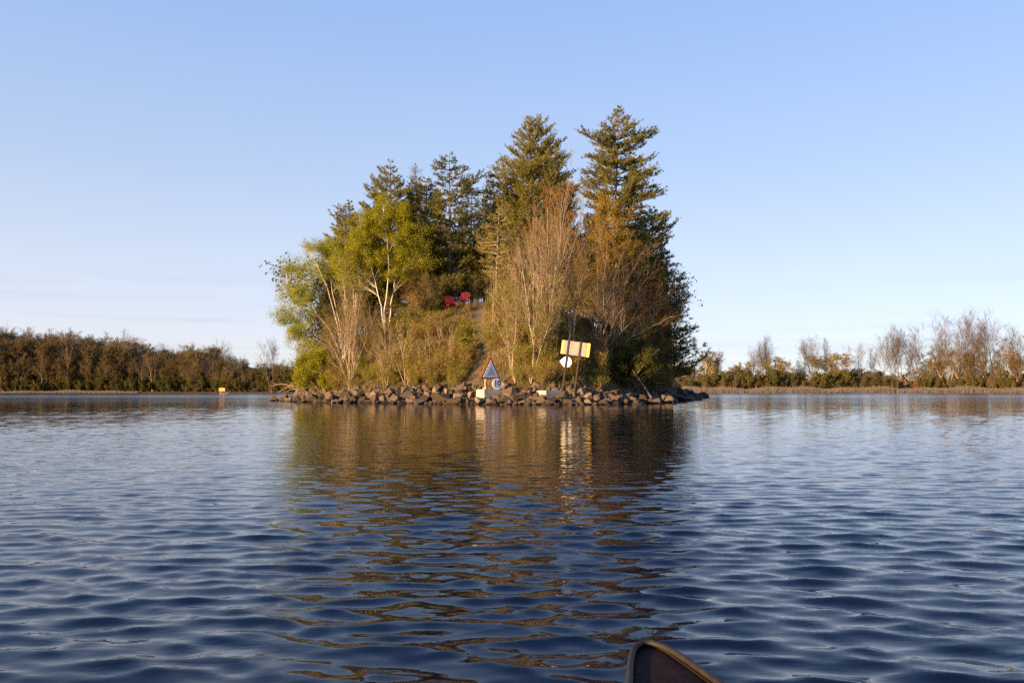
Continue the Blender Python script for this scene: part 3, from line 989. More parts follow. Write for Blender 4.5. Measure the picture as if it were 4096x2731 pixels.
leafy_tree('maple_tree', 'orange brown maple in bud in front of the broad bushy pine', 'tree', (at(2165, 1250, 64)[0], 64, float(ground_z(at(2165, 1250, 64)[0], 64))),
           [[(2160, 1050), (2160, 900), (2168, 740)], [(2185, 1050), (2230, 900), (2275, 770)], [(2150, 1000), (2130, 900), (2140, 820)]], 64,
           [(2200, 800, 80, 65), (2252, 880, 80, 78), (2180, 940, 95, 75), (2285, 780, 42, 48), (2250, 1000, 80, 65)],
           M['bark'], M['twig_red'], M['orange'], 54, r0=.11, limbs=140, n3=4, nleaf=26000, size=.10)
leafy_tree('aspen_tree', 'golden brown leaved tree below the tallest pine', 'tree', (at(2440, 1250, 62.5)[0], 62.5, float(ground_z(at(2440, 1250, 62.5)[0], 62.5))),
           [[(2432, 1100), (2425, 950), (2430, 800)], [(2450, 1100), (2480, 950), (2500, 860)]], 62.5,
           [(2428, 830, 66, 56), (2470, 900, 88, 68), (2400, 955, 78, 66), (2495, 1000, 80, 68), (2440, 1080, 90, 56)],
           M['bark_pale'], M['twig'], M['gold'], 55, r0=.09, limbs=140, n3=4, nleaf=28000, size=.10)
b = hit(2195, 1400)
bare_tree('bare_tree', 'tall bare tree of many pale upright stems left of the yellow edged board', 'tree', b,
          [(2190, 830), (2240, 790), (2288, 815), (2330, 850), (2150, 890), (2108, 960), (2215, 900), (2270, 930)], b[1], M['bark_pale'], M['twig'], 61,
          r0=.062, n1=13, n2=6, n3=3, ang=(.25, .6), up=.5, buds=500, bud_m=M['bud'])
b = hit(2390, 1420)
bare_tree('bare_tree', 'wide bare tree of brown stems fanning right above the dark bank', 'tree', b,
          [(2385, 980), (2440, 940), (2500, 970), (2560, 1010), (2620, 1090), (2660, 1180), (2690, 1260), (2340, 1030), (2470, 1060), (2560, 1150)], b[1], M['bark_pale'], M['twig_red'], 62,
          r0=.05, n1=13, n2=6, n3=3, up=.2, buds=2500, bud_m=M['rust'], bud_size=.08)
leafy_tree('maple_tree', 'rust coloured maple on the shaded right flank', 'tree', (at(2610, 1400, 64)[0], 64, float(ground_z(at(2610, 1400, 64)[0], 64))),
           [(2580, 1150), (2620, 1120), (2660, 1200), (2560, 1250)], 64,
           [(2600, 1190, 80, 65), (2665, 1270, 58, 58), (2580, 1300, 80, 60), (2640, 1370, 70, 55)],
           M['bark'], M['twig_red'], M['rust'], 56, r0=.07, limbs=110, nleaf=9000, size=.095)
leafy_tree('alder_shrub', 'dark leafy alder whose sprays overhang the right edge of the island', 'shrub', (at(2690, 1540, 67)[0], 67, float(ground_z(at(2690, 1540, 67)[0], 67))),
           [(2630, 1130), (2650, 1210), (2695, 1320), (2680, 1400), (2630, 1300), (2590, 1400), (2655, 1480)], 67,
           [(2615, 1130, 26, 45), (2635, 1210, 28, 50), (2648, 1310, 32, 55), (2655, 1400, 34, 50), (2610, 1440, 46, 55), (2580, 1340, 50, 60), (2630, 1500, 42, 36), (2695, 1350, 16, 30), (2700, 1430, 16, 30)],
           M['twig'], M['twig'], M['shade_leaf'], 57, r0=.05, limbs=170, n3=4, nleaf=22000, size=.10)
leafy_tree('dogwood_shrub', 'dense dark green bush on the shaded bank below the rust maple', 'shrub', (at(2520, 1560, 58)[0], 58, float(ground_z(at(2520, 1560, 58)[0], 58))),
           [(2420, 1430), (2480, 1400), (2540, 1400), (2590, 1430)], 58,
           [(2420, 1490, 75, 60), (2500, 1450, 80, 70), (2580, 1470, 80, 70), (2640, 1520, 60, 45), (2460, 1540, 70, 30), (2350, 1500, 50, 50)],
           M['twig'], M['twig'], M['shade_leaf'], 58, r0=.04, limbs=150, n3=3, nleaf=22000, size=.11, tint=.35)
leafy_tree('dogwood_shrub', 'orange green bush behind the posts of the yellow edged board', 'shrub', hit(2290, 1540),
           [(2270, 1440), (2310, 1420), (2250, 1460)], hit(2290, 1540)[1] + .5,
           [(2290, 1480, 55, 45), (2250, 1520, 45, 25), (2330, 1440, 40, 40)],
           M['twig'], M['twig'], M['gold'], 59, r0=.03, limbs=70, nleaf=4200, size=.09, tint=.3)
b = hit(1400, 1562)
bare_tree('bare_shrub', 'tall bare shrub of many pale stems rising from the rocks before the leaning birches', 'shrub', b,
          [(1335, 1260), (1372, 1200), (1420, 1180), (1452, 1150), (1385, 1130), (1300, 1340), (1485, 1260), (1440, 1330), (1350, 1400)], b[1] + .8, M['bark_pale'], M['twig'], 63,
          r0=.042, n1=11, n2=5, n3=4, up=.2, dY=.8)
b = hit(1545, 1552)
bare_tree('bare_shrub', 'bare shrub of straight stems below the three white birch trunks', 'shrub', b,
          [(1510, 1330), (1535, 1290), (1560, 1330), (1490, 1390), (1580, 1400)], b[1] + .6, M['bark_pale'], M['twig'], 64, r0=.03, n1=10, n2=5, n3=3, up=.3, dY=.5)
b = hit(1625, 1545)
bare_tree('budding_shrub', 'slender shrub with yellow buds on its tips above the rocks', 'shrub', b,
          [(1585, 1320), (1602, 1295), (1626, 1270), (1648, 1320), (1570, 1420), (1680, 1420)], b[1] + .8, M['bark_pale'], M['twig'], 65, r0=.03, n1=9, n2=4, n3=3, up=.6,
          ang=(.2, .5), buds=900, bud_m=M['bud'], bud_size=.10, dY=.4, L1=(.15, .3))
for k, (bx, by, tops, lab) in enumerate([(1712, 1530, [(1712, 1330), (1705, 1380)], 'thin bare sapling standing alone left of the green slope'),
                                    (1806, 1500, [(1795, 1310), (1815, 1330)], 'thin pale sapling forked near its top on the open slope'),
                                    (1680, 1520, [(1672, 1380), (1690, 1400)], 'knee high bare sapling right of the yellow budded shrub'),
                                    (1978, 1370, [(1980, 1090), (1972, 1130)], 'single pale sapling stem at the right edge of the path'),
                                    (1760, 1440, [(1748, 1300), (1775, 1290)], 'short brown sapling in mid slope'),
                                    (1745, 1232, [(1742, 830), (1752, 860), (1735, 900)], 'slim bare reddish tree left of the chairs')]):
    b = hit(bx, by)
    bare_tree('sapling', lab, 'sapling', b, tops, b[1], M['bark_pale'], M['twig'], 70 + k, r0=.028 if k < 5 else .06, n1=8, n2=4, n3=3, up=.4, dY=.2, t0=.4, L1=(.18, .34))
b = hit(2062, 1530)
bare_tree('bare_shrub', 'crooked bare small tree right of the triangle sign', 'shrub', b,
          [[(2040, 1450), (2032, 1330), (2010, 1200), (1995, 1120)], [(2045, 1440), (2060, 1330), (2070, 1220)], [(2038, 1400), (2000, 1330), (1985, 1260)]], b[1] + .5, M['bark_pale'], M['twig'], 66,
          r0=.05, n1=13, n2=6, n3=3, up=.25, dY=.5, buds=1500, bud_m=M['bud'], bud_size=.06)
b = hit(2125, 1535)
bare_tree('bare_tree', 'bare tree with long pale limbs midway between the two signs', 'tree', b,
          [[(2135, 1440), (2120, 1300), (2090, 1150), (2080, 1010)], [(2140, 1430), (2150, 1280), (2140, 1120), (2145, 990)], [(2145, 1440), (2180, 1330), (2215, 1230)],
           [(2160, 1500), (2215, 1480), (2250, 1470)], [(2110, 1480), (2060, 1480)]], b[1] + .6, M['bark_pale'], M['twig'], 67,
          r0=.06, n1=15, n2=6, n3=3, up=.2, dY=.8, buds=1200, bud_m=M['bud'], bud_size=.06)
b = hit(2290, 1440)
bare_tree('bare_tree', 'slender budding tree directly above the yellow edged board', 'tree', b,
          [(2280, 1010), (2310, 1050), (2250, 1080), (2340, 1100)], b[1] + .5, M['bark_pale'], M['twig'], 68, r0=.045, n1=14, n2=6, n3=3, up=.35, buds=3000, bud_m=M['gold'], bud_size=.08)
leafy_tree('viburnum_shrub', 'olive leafed bush on the upper slope right of the path', 'shrub', hit(2060, 1300), [(2030, 1180), (2070, 1170), (2110, 1190)], hit(2060, 1300)[1],
           [(2050, 1220, 60, 55), (2110, 1230, 55, 55), (2080, 1290, 70, 45)], M['twig'], M['twig'], M['gold'], 60, r0=.03, limbs=80, nleaf=4500, size=.085, tint=.35)
for k, (bx, by, blobs, lab) in enumerate([
        (1870, 1460, [(1865, 1400, 50, 55), (1830, 1440, 45, 40)], 'green bush on the left shoulder of the path'),
        (1590, 1280, [(1600, 1230, 60, 45), (1660, 1250, 55, 40)], 'olive bush in the shade right of the birch trunks'),
        (1700, 1270, [(1700, 1225, 50, 40), (1640, 1270, 45, 25)], 'olive bush on the hilltop left of the chairs'),
        (1960, 1260, [(1975, 1210, 40, 45), (1995, 1250, 30, 30)], 'olive bush at the top of the path'),
        (1470, 1400, [(1480, 1330, 50, 60), (1440, 1380, 50, 50)], 'green bush under the main birch'),
        (1440, 1520, [(1450, 1480, 45, 40)], 'small green bush at the foot of the bare pale stems')]):
    b = hit(bx, by)
    leafy_tree('wild_shrub', lab, 'shrub', b, [(q[0], q[1]) for q in blobs] + [(blobs[0][0] - 15, blobs[0][1] - 20)], b[1] + .3, blobs, M['twig'], M['twig'], M['lime'] if k in (0, 4, 5) else M['shade_leaf'],
               80 + k, r0=.02, limbs=60, nleaf=4200, size=.085, tint=.3 if k in (0, 4, 5) else .6)


def build_grass():
    rg = np.random.default_rng(5)
    b = Buf()
    n = 120000
    x = rg.uniform(-19, 16, n)
    y = rg.uniform(49, 72, n)
    d = shore_d(x, y)
    clump = np.sin(x * 1.9 + np.sin(y * 2.3) * 2) * np.sin(y * 1.7 + x) * .5 + .5
    keep = (d > 2.6) & (path_w(x, y) < .25 + .3 * rg.random(n)) & (rg.random(n) < .35 + .65 * clump)
    x, y, clump = x[keep], y[keep], clump[keep]
    n = len(x)
    g = ground_z(x, y)
    p = np.stack([x, y, g - .03], -1)
    h = rg.gamma(3, .07, n) + .08
    a = norm(np.stack([rg.normal(0, .45, n), rg.normal(0, .35, n), np.ones(n)], -1))
    sd = norm(np.stack([rg.normal(size=n), rg.normal(size=n), np.zeros(n)], -1)) * rg.uniform(.012, .03, n)[:, None]
    V = np.stack([p - sd, p + sd, p + a * h[:, None]], 1)
    green = .5 + .5 * np.sin(x * .7 + 1.1 * np.sin(y * .9))
    tint = np.clip(.75 - .65 * green + rg.normal(0, .18, n), 0, 1)
    b.add(V.reshape(-1, 3), np.arange(n * 3).reshape(-1, 3), np.repeat(tint, 3))
    o = b.build('hillside_grass', M['grass'])
    tag(o, 'dry grass and low green growth covering the slope of the island', 'grass', kind='stuff')


build_grass()
# ------------------------------------------------------------------ far shores
def proto_tree(name, H, seed, bark_m, twig_m, leaf_m, stems=1, spread=.28, n1=16, n2=6, n3=4, nleaf=0, size=.3, lo=.2, ang=(.35, .8), up=.35, r0=.16,
               rmin=.016, weep=0.0, L1=(.28, .45)):
    """A far tree at the origin, H metres tall, with trunk, twigs and crown."""
    rg = np.random.default_rng(seed)
    S = []
    for k in range(stems):
        e = np.array([rg.normal(0, spread * H * .35), rg.normal(0, spread * H * .35), H * rg.uniform(.86, 1.0)])
        mid = e * .5 + np.array([rg.normal(0, .03 * H), rg.normal(0, .03 * H), 0])
        S.append(resample([np.array([rg.normal(0, .2), rg.normal(0, .2), -.2]), mid, e], 10))
    S = np.stack(S)
    SR = r0 * np.linspace(1, .2, 10)[None] * rg.uniform(.7, 1.05, (stems, 1))
    wood, tw, leaf = Buf(), Buf(), Buf()
    tubes(wood, S, SR, 6)
    A, AR = grow(rg, S, SR, n1, lo, .98, ang, L1, 6, up, .05, rmin * 1.6, .5, .1 - weep * .5)
    tubes(wood, A, AR, 4)
    B, BR = grow(rg, A, AR, n2, .2, 1, (.4, .9), (.3, .6), 3, .15 - weep, .06, rmin, curve=.1 - weep)
    tubes(tw, B, BR, 3)
    C, CR = grow(rg, B, BR, n3, .15, 1, (.4, .9), (.35, .7), 2, .1 - weep * 1.5, .06, rmin * .8, curve=.05 - weep)
    tubes(tw, C, CR, 3)
    t = empty(name, (0, 0, 0))
    wood.build('trunk', bark_m, t, smooth=True)
    tw.build('twigs', twig_m, t)
    if nleaf:
        j = rg.integers(0, len(C), nleaf)
        p, _, _ = along(C, CR, j, rg.random(nleaf))
        cl = rg.normal(0, .16, len(C))
        leaves(leaf, rg, p + rg.normal(0, .12, p.shape), size, np.clip(.5 + cl[j] + rg.normal(0, .18, nleaf), 0, 1))
        leaf.build('crown', leaf_m, t)
    return t


def proto_evergreen(name, H, seed):
    rg = np.random.default_rng(seed)
    wood, leaf = Buf(), Buf()
    tr = resample([(0, 0, -.2), (.1, 0, H * .5), (0, 0, H)], 10)
    tubes(wood, tr[None], np.linspace(.18, .02, 10)[None], 6)
    lim = []
    for z in np.arange(.9, H - .2, .45):
        rad = (1 - z / H) ** .8 * H * .24 + .15
        for a in rg.uniform(0, 6.28) + np.arange(6) * 1.05:
            q = np.linspace(0, 1, 6)[:, None]
            lim.append(np.array([0, 0, z]) + np.array([math.cos(a), math.sin(a), .1]) * rad * rg.uniform(.7, 1.1) * q)
    P = np.stack(lim)
    R = np.full(P.shape[:2], .03)
    limb_tufts(rg, leaf, wood, P, R, 4, .4, .3, .45, 5, .6)
    t = empty(name, (0, 0, 0))
    wood.build('trunk', M['bark'], t, smooth=True)
    leaf.build('crown', M['pine_dark'], t)
    return t


PR = {
    'bare1': proto_tree('bare_tree', 16, 201, M['bark'], M['far_twig'], None, 2, .3, 20, 7, 5, ang=(.35, .85), up=.4, lo=.3, L1=(.3, .5)),
    'bare2': proto_tree('bare_tree', 16, 202, M['bark'], M['far_twig'], None, 1, .2, 26, 8, 5, ang=(.5, 1.0), up=.35, lo=.28, L1=(.28, .46)),
    'bare3': proto_tree('bare_tree', 16, 203, M['bark'], M['far_twig'], None, 3, .42, 16, 7, 5, ang=(.35, .9), up=.35, lo=.3, L1=(.3, .5)),
    'bud1': proto_tree('budding_tree', 12, 204, M['bark'], M['twig'], M['farbrown'], 2, .35, 22, 7, 5, 8000, .16, .15),
    'bud2': proto_tree('budding_tree', 12, 205, M['bark'], M['twig'], M['farleaf'], 2, .4, 22, 7, 5, 10000, .16, .12),
    'bud3': proto_tree('budding_tree', 12, 206, M['bark_pale'], M['twig_red'], M['farbrown'], 3, .35, 16, 7, 5, 5000, .15, .2),
    'bud4': proto_tree('budding_tree', 12, 207, M['bark'], M['twig'], M['farleaf'], 3, .45, 16, 7, 5, 12000, .17, .1),
    'willow': proto_tree('willow_tree', 11, 208, M['bark'], M['twig'], M['willow'], 3, .45, 16, 7, 5, 11000, .16, .25, weep=.35),
    'gold': proto_tree('birch_tree', 10, 209, M['bark_white'], M['twig'], M['willow'], 4, .4, 14, 7, 4, 8000, .14, .12, up=.5),
    'shrub1': proto_tree('bank_shrub', 4, 210, M['bark'], M['twig'], M['shade_leaf'], 6, 1.1, 10, 6, 4, 4500, .24, .05, r0=.05),
    'shrub2': proto_tree('bank_shrub', 4, 211, M['bark'], M['twig_red'], M['rust'], 6, 1.1, 10, 6, 4, 3200, .22, .05, r0=.05),
    'ever': proto_evergreen('spruce_tree', 11, 212),
}
PH = {'bare1': 16, 'bare2': 16, 'bare3': 16, 'bud1': 12, 'bud2': 12, 'bud3': 12, 'bud4': 12, 'willow': 11, 'gold': 10, 'shrub1': 4, 'shrub2': 4, 'ever': 11}
USED = set()
SHORE_Z = lambda d: float(np.interp(d, [0, 3, 14, 60, 300], [-.6, .25, .7, 1.6, 3.5]))


def plant(kind, px, top_py, back, label, cat, group=None, wide=1.0, rg=np.random.default_rng(9)):
    """Put a tree of a kind on the far bank: back metres behind the waterline, its top at the given photograph row."""
    x = (px - 2048) / F * 260
    for _ in range(4):
        Y = far_shore(x) + back
        x = (px - 2048) / F * Y
    z = SHORE_Z(back)
    h = at(px, top_py, Y)[2] - z
    s = h / PH[kind]
    src = PR[kind]
    rz = rg.uniform(0, 6.28)
    if kind in USED:
        o = copy_thing(src, (x, Y, z), rz, (s * wide, s * wide, s))
    else:
        USED.add(kind)
        o = src
        o.location, o.rotation_euler, o.scale = (x, Y, z), (0, 0, rz), (s * wide, s * wide, s)
    o['label'], o['category'] = label, cat
    if group:
        o['group'] = group
    elif 'group' in o:
        del o['group']
    return o


rgf = np.random.default_rng(31)
LT = np.array([(-700, 1370), (-200, 1375), (0, 1385), (60, 1398), (120, 1386), (200, 1396), (330, 1402), (400, 1415), (470, 1400), (540, 1422), (580, 1440), (640, 1445), (690, 1438), (760, 1448), (850, 1440),
               (900, 1452), (960, 1468), (1010, 1492), (1060, 1500), (1200, 1498), (1300, 1505)], float)
FAR_L = {'bud1': 'brown budding tree in the far left wood', 'bud2': 'olive budding tree in the far left wood',
         'bud3': 'grey brown half bare tree in the far left wood', 'bud4': 'yellowish bushy tree in the far left wood',
         'bare2': 'bare tree poking above the far left wood'}
for row, (back, step, drop) in enumerate([(7, 21, 26), (15, 20, 8), (26, 22, 0)]):
    px = -90.0 + row * 6
    while px < 1230:
        k = rgf.choice(['bud1', 'bud2', 'bud3', 'bud4', 'bare2'], p=[.22, .26, .22, .16, .14])
        top = np.interp(px, LT[:, 0], LT[:, 1]) + drop * rgf.uniform(.4, 1.6) + rgf.normal(0, 9) + (-42 if k == 'bare2' else -14)
        plant(k, px, top, back + rgf.uniform(-2, 2), FAR_L[k], 'tree', 'trees of the far left wood', wide=rgf.uniform(.9, 1.3))
        px += step * rgf.uniform(.6, 1.4)
px = -90.0
while px < 1230:
    k = rgf.choice(['shrub1', 'shrub2'], p=[.93, .07])
    plant(k, px, 1535 + rgf.normal(0, 8), 3.5 + rgf.uniform(0, 3), ('dark green' if k == 'shrub1' else 'russet') + ' bush at the foot of the far left wood', 'shrub', 'bushes below the far left wood', wide=rgf.uniform(.9, 1.4))  # dark leaves stand in for the shade at the wood's foot
    px += rgf.uniform(18, 32)
for back, top_, sp_ in ((10, 1508, 24), (17, 1492, 26)):
    px = -80.0
    while px < 1230:
        k = rgf.choice(['shrub1', 'shrub2'], p=[.9, .1])
        plant(k, px, top_ + rgf.normal(0, 8), back + rgf.uniform(-2, 2), ('dark green' if k == 'shrub1' else 'russet') + ' undergrowth bush inside the far left wood', 'shrub', 'undergrowth of the far left wood', wide=rgf.uniform(1.0, 1.4))  # leaf colour again carries the shade under the trees
        px += sp_ * rgf.uniform(.7, 1.3)
plant('bare3', 1092, 1392, 2.2, 'lone tall bare tree on the far shore just left of the island', 'tree', wide=.85)
plant('bare1', 8, 1335, 20, 'spindly bare tree at the far left edge of the picture', 'tree', wide=.7)

# right shore, tree by tree
R_TREES = [
    ('gold', 2760, 1470, 9, 'golden birch showing just past the right tip of the island', 1.2), ('gold', 2815, 1432, 10, 'rounded golden birch clump nearest the island on the right shore', 1.25),
    ('bud1', 2850, 1428, 14, 'brown budding tree beside the golden birch clump', .9), ('gold', 2860, 1480, 7, 'low golden birch at the right edge of the birch clump', 1.0),
    ('bud4', 2905, 1495, 10, 'low yellowish tree in the dip right of the birch clump', 1.4), ('bud4', 2965, 1480, 8, 'dark olive round tree left of the first tall bare pair', 1.5),
    ('willow', 2985, 1455, 14, 'golden willow behind the first tall bare pair', 1.1), ('bare2', 3008, 1412, 11, 'spreading bare tree left of the first tall bare pair', .9),
    ('bare1', 3042, 1390, 12, 'left tree of the first tall bare pair', .7), ('bare1', 3060, 1370, 13, 'right tree of the first tall bare pair', .6),
    ('willow', 3105, 1438, 10, 'weeping willow right of the first tall bare pair', 1.25), ('bud2', 3130, 1468, 7, 'olive bushy tree in front of the weeping willow', 1.3),
    ('ever', 3192, 1438, 14, 'thin evergreen in the gap right of the weeping willow', .8), ('ever', 3205, 1492, 6, 'small dark evergreen at the bank right of the weeping willow', 1.3),
    ('bare3', 3228, 1388, 11, 'left tree of the second tall bare pair', .7), ('bare1', 3250, 1374, 12, 'right tree of the second tall bare pair', .65), ('bare1', 3297, 1378, 16, 'thin bare leader above the wide willow', .4),
    ('willow', 3300, 1430, 11, 'wide golden willow in the middle of the right shore', 1.2), ('willow', 3355, 1424, 12, 'taller golden willow beside the wide one', 1.2),
    ('bare3', 3428, 1405, 14, 'fine bare tree just right of the willows', .65), ('bare1', 3482, 1412, 16, 'faint thin bare tree right of the willows', .5), ('bare2', 3528, 1374, 10, 'straight bare tree with level branches left of the cottage', .75),
    ('bare1', 3570, 1334, 14, 'tall slender bare tree left of the cottage', .6), ('bare3', 3598, 1362, 8, 'dark forked bare tree in front of the cottage', .85), ('bare1', 3660, 1336, 11, 'tall pale bare tree right of the cottage', .75),
    ('bare2', 3640, 1410, 15, 'bare tree directly over the cottage roof', .7), ('bud2', 3700, 1445, 12, 'olive tree just right of the cottage', 1.1), ('bud1', 3740, 1438, 14, 'brown tree right of the cottage', 1.2),
    ('ever', 3712, 1428, 20, 'dark evergreen top behind the cottage trees', 1.1), ('bare1', 3768, 1328, 14, 'slim bare tree left of the broad bare crown', .6), ('bud3', 3790, 1415, 9, 'hazy pale brown tree at the left foot of the broad bare crown', 1.2),
    ('bare3', 3830, 1298, 12, 'broad bare crown of the biggest tree on the right shore', .8), ('bare1', 3865, 1312, 13, 'bare tree leaning right of the biggest tree', .8), ('bud3', 3850, 1420, 9, 'hazy pale brown tree under the biggest tree', 1.2),
    ('ever', 3878, 1404, 16, 'dark evergreen right of the biggest tree', 1.1), ('bud2', 3890, 1440, 8, 'olive bushy tree below the dark evergreen', 1.1), ('bare1', 3945, 1330, 13, 'bare tree left of the rightmost tall tree', .7),
    ('bare2', 3985, 1290, 14, 'rightmost tall bare tree', .7), ('bud1', 3930, 1430, 9, 'red brown tree near the right edge', 1.1), ('ever', 3990, 1400, 18, 'evergreen below the rightmost tall bare tree', 1.1), ('bud3', 4040, 1390, 10, 'pale hazy tree at the right edge', 1.2),
    ('bare3', 4090, 1345, 14, 'bare tree cut by the right edge of the picture', .8), ('bud1', 4080, 1430, 8, 'brown tree at the right edge', 1.2), ('bud2', 4010, 1460, 7, 'low olive tree near the right edge', 1.3)]
for k, px, top, back, lab, wide in R_TREES:
    wide *= 1.3 if k.startswith('bare') else 1.1
    plant(k, px, top, back + 8, lab, 'tree', wide=wide)
px = 2640.0
while px < 4200:
    k = rgf.choice(['shrub1', 'shrub2', 'bud4', 'bud2'], p=[.30, .04, .33, .33])
    plant(k, px, 1520 + rgf.normal(0, 14), 10.5 + rgf.uniform(-1, 2.5), {'shrub1': 'dark green', 'shrub2': 'russet', 'bud4': 'yellowish', 'bud2': 'olive'}[k] + ' bush behind the reeds of the right shore', 'shrub', 'bushes behind the right reeds', wide=rgf.uniform(.9, 1.4))
    px += rgf.uniform(18, 34)
    if 3590 < px < 3668:
        px = 3668.0


px = 2640.0
while px < 4250:                       # lower wood standing back from the right bank
    k = rgf.choice(['bud1', 'bud2', 'bud3', 'bud4'], p=[.2, .35, .15, .3])
    plant(k, px, 1500 + rgf.normal(0, 10), 42 + rgf.uniform(-8, 14), {'bud1': 'brown', 'bud2': 'olive', 'bud3': 'grey brown', 'bud4': 'yellowish'}[k] + ' low tree standing back from the right shore', 'tree', 'low wood behind the right shore', wide=rgf.uniform(1.4, 1.9))
    px += rgf.uniform(20, 34)
    if 3595 < px < 3655:
        px = 3655.0


px = 2630.0
while px < 4250:                       # undergrowth that closes the bank under the trees
    plant('shrub1', px, 1526 + rgf.normal(0, 7), 27 + rgf.uniform(-5, 5), 'dark green undergrowth bush back among the right shore trees', 'shrub', 'undergrowth of the right shore', wide=rgf.uniform(1.3, 1.8))
    px += rgf.uniform(18, 30)
    if 3600 < px < 3655:
        px = 3655.0


def build_reeds(name, label, px0, px1, n, top0, seed, depth):
    rg = np.random.default_rng(seed)
    b = Buf()
    px = rg.uniform(px0, px1, n)
    d = rg.uniform(.6, depth, n)
    x = (px - 2048) / F * 252
    fy = np.array([far_shore(v) for v in x])
    y = fy + d
    z = np.interp(d, [0, 3, 14], [-.6, .25, .7]) - .1
    env = .75 + .25 * np.sin(x * .35) * np.sin(x * .13 + 1)
    h = top0 * env * rg.uniform(.65, 1.1, n)
    p = np.stack([x, y, np.maximum(z, -.2)], -1)
    lean = np.stack([rg.normal(0, .16, n), rg.normal(0, .16, n), np.ones(n)], -1)
    w = rg.uniform(.03, .075, n)
    sd = np.stack([w, rg.normal(0, .3, n) * w, np.zeros(n)], -1)
    V = np.stack([p - sd, p + sd, p + lean * h[:, None]], 1)
    b.add(V.reshape(-1, 3), np.arange(n * 3).reshape(-1, 3), np.repeat(np.clip(rg.normal(.5, .25, n), 0, 1), 3))
    tag(b.build(name, M['reed']), label, 'reeds', kind='stuff')


build_reeds('reed_bed', 'grey brown reed bed along the right shore', 2600, 4500, 26000, 2.3, 91, 8)
build_reeds('reed_bed', 'low tan reed bed along the left shore', -350, 560, 8000, 1.15, 92, 3)


def build_cottage():
    Y = 285.0
    c = at(3642, 1545, Y)
    c[2] = 1.9
    t = empty('cottage', c, 'small brown cottage with grey roof half hidden among the right shore trees', 'house')
    t.rotation_euler = (0, 0, math.radians(24))
    L, W, H, RH = 3.0, 2.0, 2.6, 2.0                  # half length, half depth, wall and gable height
    b = Buf()
    V = [(-L, -W, 0), (L, -W, 0), (L, W, 0), (-L, W, 0), (-L, -W, H), (L, -W, H), (L, W, H), (-L, W, H), (-L, 0, H + RH), (L, 0, H + RH)]
    b.add(V, [[0, 1, 5, 4], [2, 3, 7, 6], [1, 2, 6, 5], [3, 0, 4, 7]])
    b.add([V[4], V[7], V[8], V[5], V[6], V[9]], [[0, 1, 2], [3, 4, 5]])
    b.build('wall', M['brick'], t)
    e = .35
    b = Buf()
    n = 0
    for s in (-1, 1):
        a0, a1 = np.array([-L - e, s * (W + e), H - e * RH / W]), np.array([L + e, s * (W + e), H - e * RH / W])
        r0, r1 = np.array([-L - e, 0, H + RH + .02]), np.array([L + e, 0, H + RH + .02])
        up = np.array([0, 0, .12])
        P = [a0, a1, r1, r0, a0 + up, a1 + up, r1 + up, r0 + up]
        b.add(P, [[0, 1, 2, 3], [4, 5, 6, 7], [0, 1, 5, 4], [1, 2, 6, 5], [2, 3, 7, 6], [3, 0, 4, 7]])
    r = b.build('roof', M['roof'], t)
    for s in (-1, 1):
        b = Buf()
        a0, r0 = np.array([-L - e - .04, s * (W + e), H - e * RH / W - .12]), np.array([-L - e - .04, 0, H + RH - .1])
        d = np.array([0, 0, .30])
        q = np.array([.05, 0, 0])
        P = [a0, r0, r0 + d, a0 + d, a0 - q, r0 - q, r0 + d - q, a0 + d - q]
        b.add(P, [[0, 1, 2, 3], [4, 5, 6, 7], [0, 1, 5, 4], [2, 3, 7, 6], [0, 3, 7, 4], [1, 2, 6, 5]])
        b.build('bargeboard', M['trim'], r)
    for (x, y, nx) in ((-1.6, -W - .03, 0), (1.4, -W - .03, 0), (-L - .03, .0, 1)):
        b = Buf()
        box_buf(b, (x, y, 1.7), (.05 if nx else .5, .5 if nx else .05, .6))
        w = b.build('window', M['trim'], t)
        b = Buf()
        box_buf(b, (x - (.04 if nx else 0), y - (0 if nx else .04), 1.7), (.03 if nx else .4, .4 if nx else .03, .5))
        b.build('pane', M['glass'], w)
    b = Buf()
    box_buf(b, (.3, -W - .03, 1.05), (.45, .05, 1.05))
    b.build('door', M['trim'], t)


build_cottage()

# ------------------------------------------------------------------ thickets on the island slope (copies of a few kinds)
def thicket_proto(name, H, seed, bark_m, twig_m, leaf_m, **kw):
    t = proto_tree(name, H, seed, bark_m, twig_m, leaf_m, **kw)
    return t


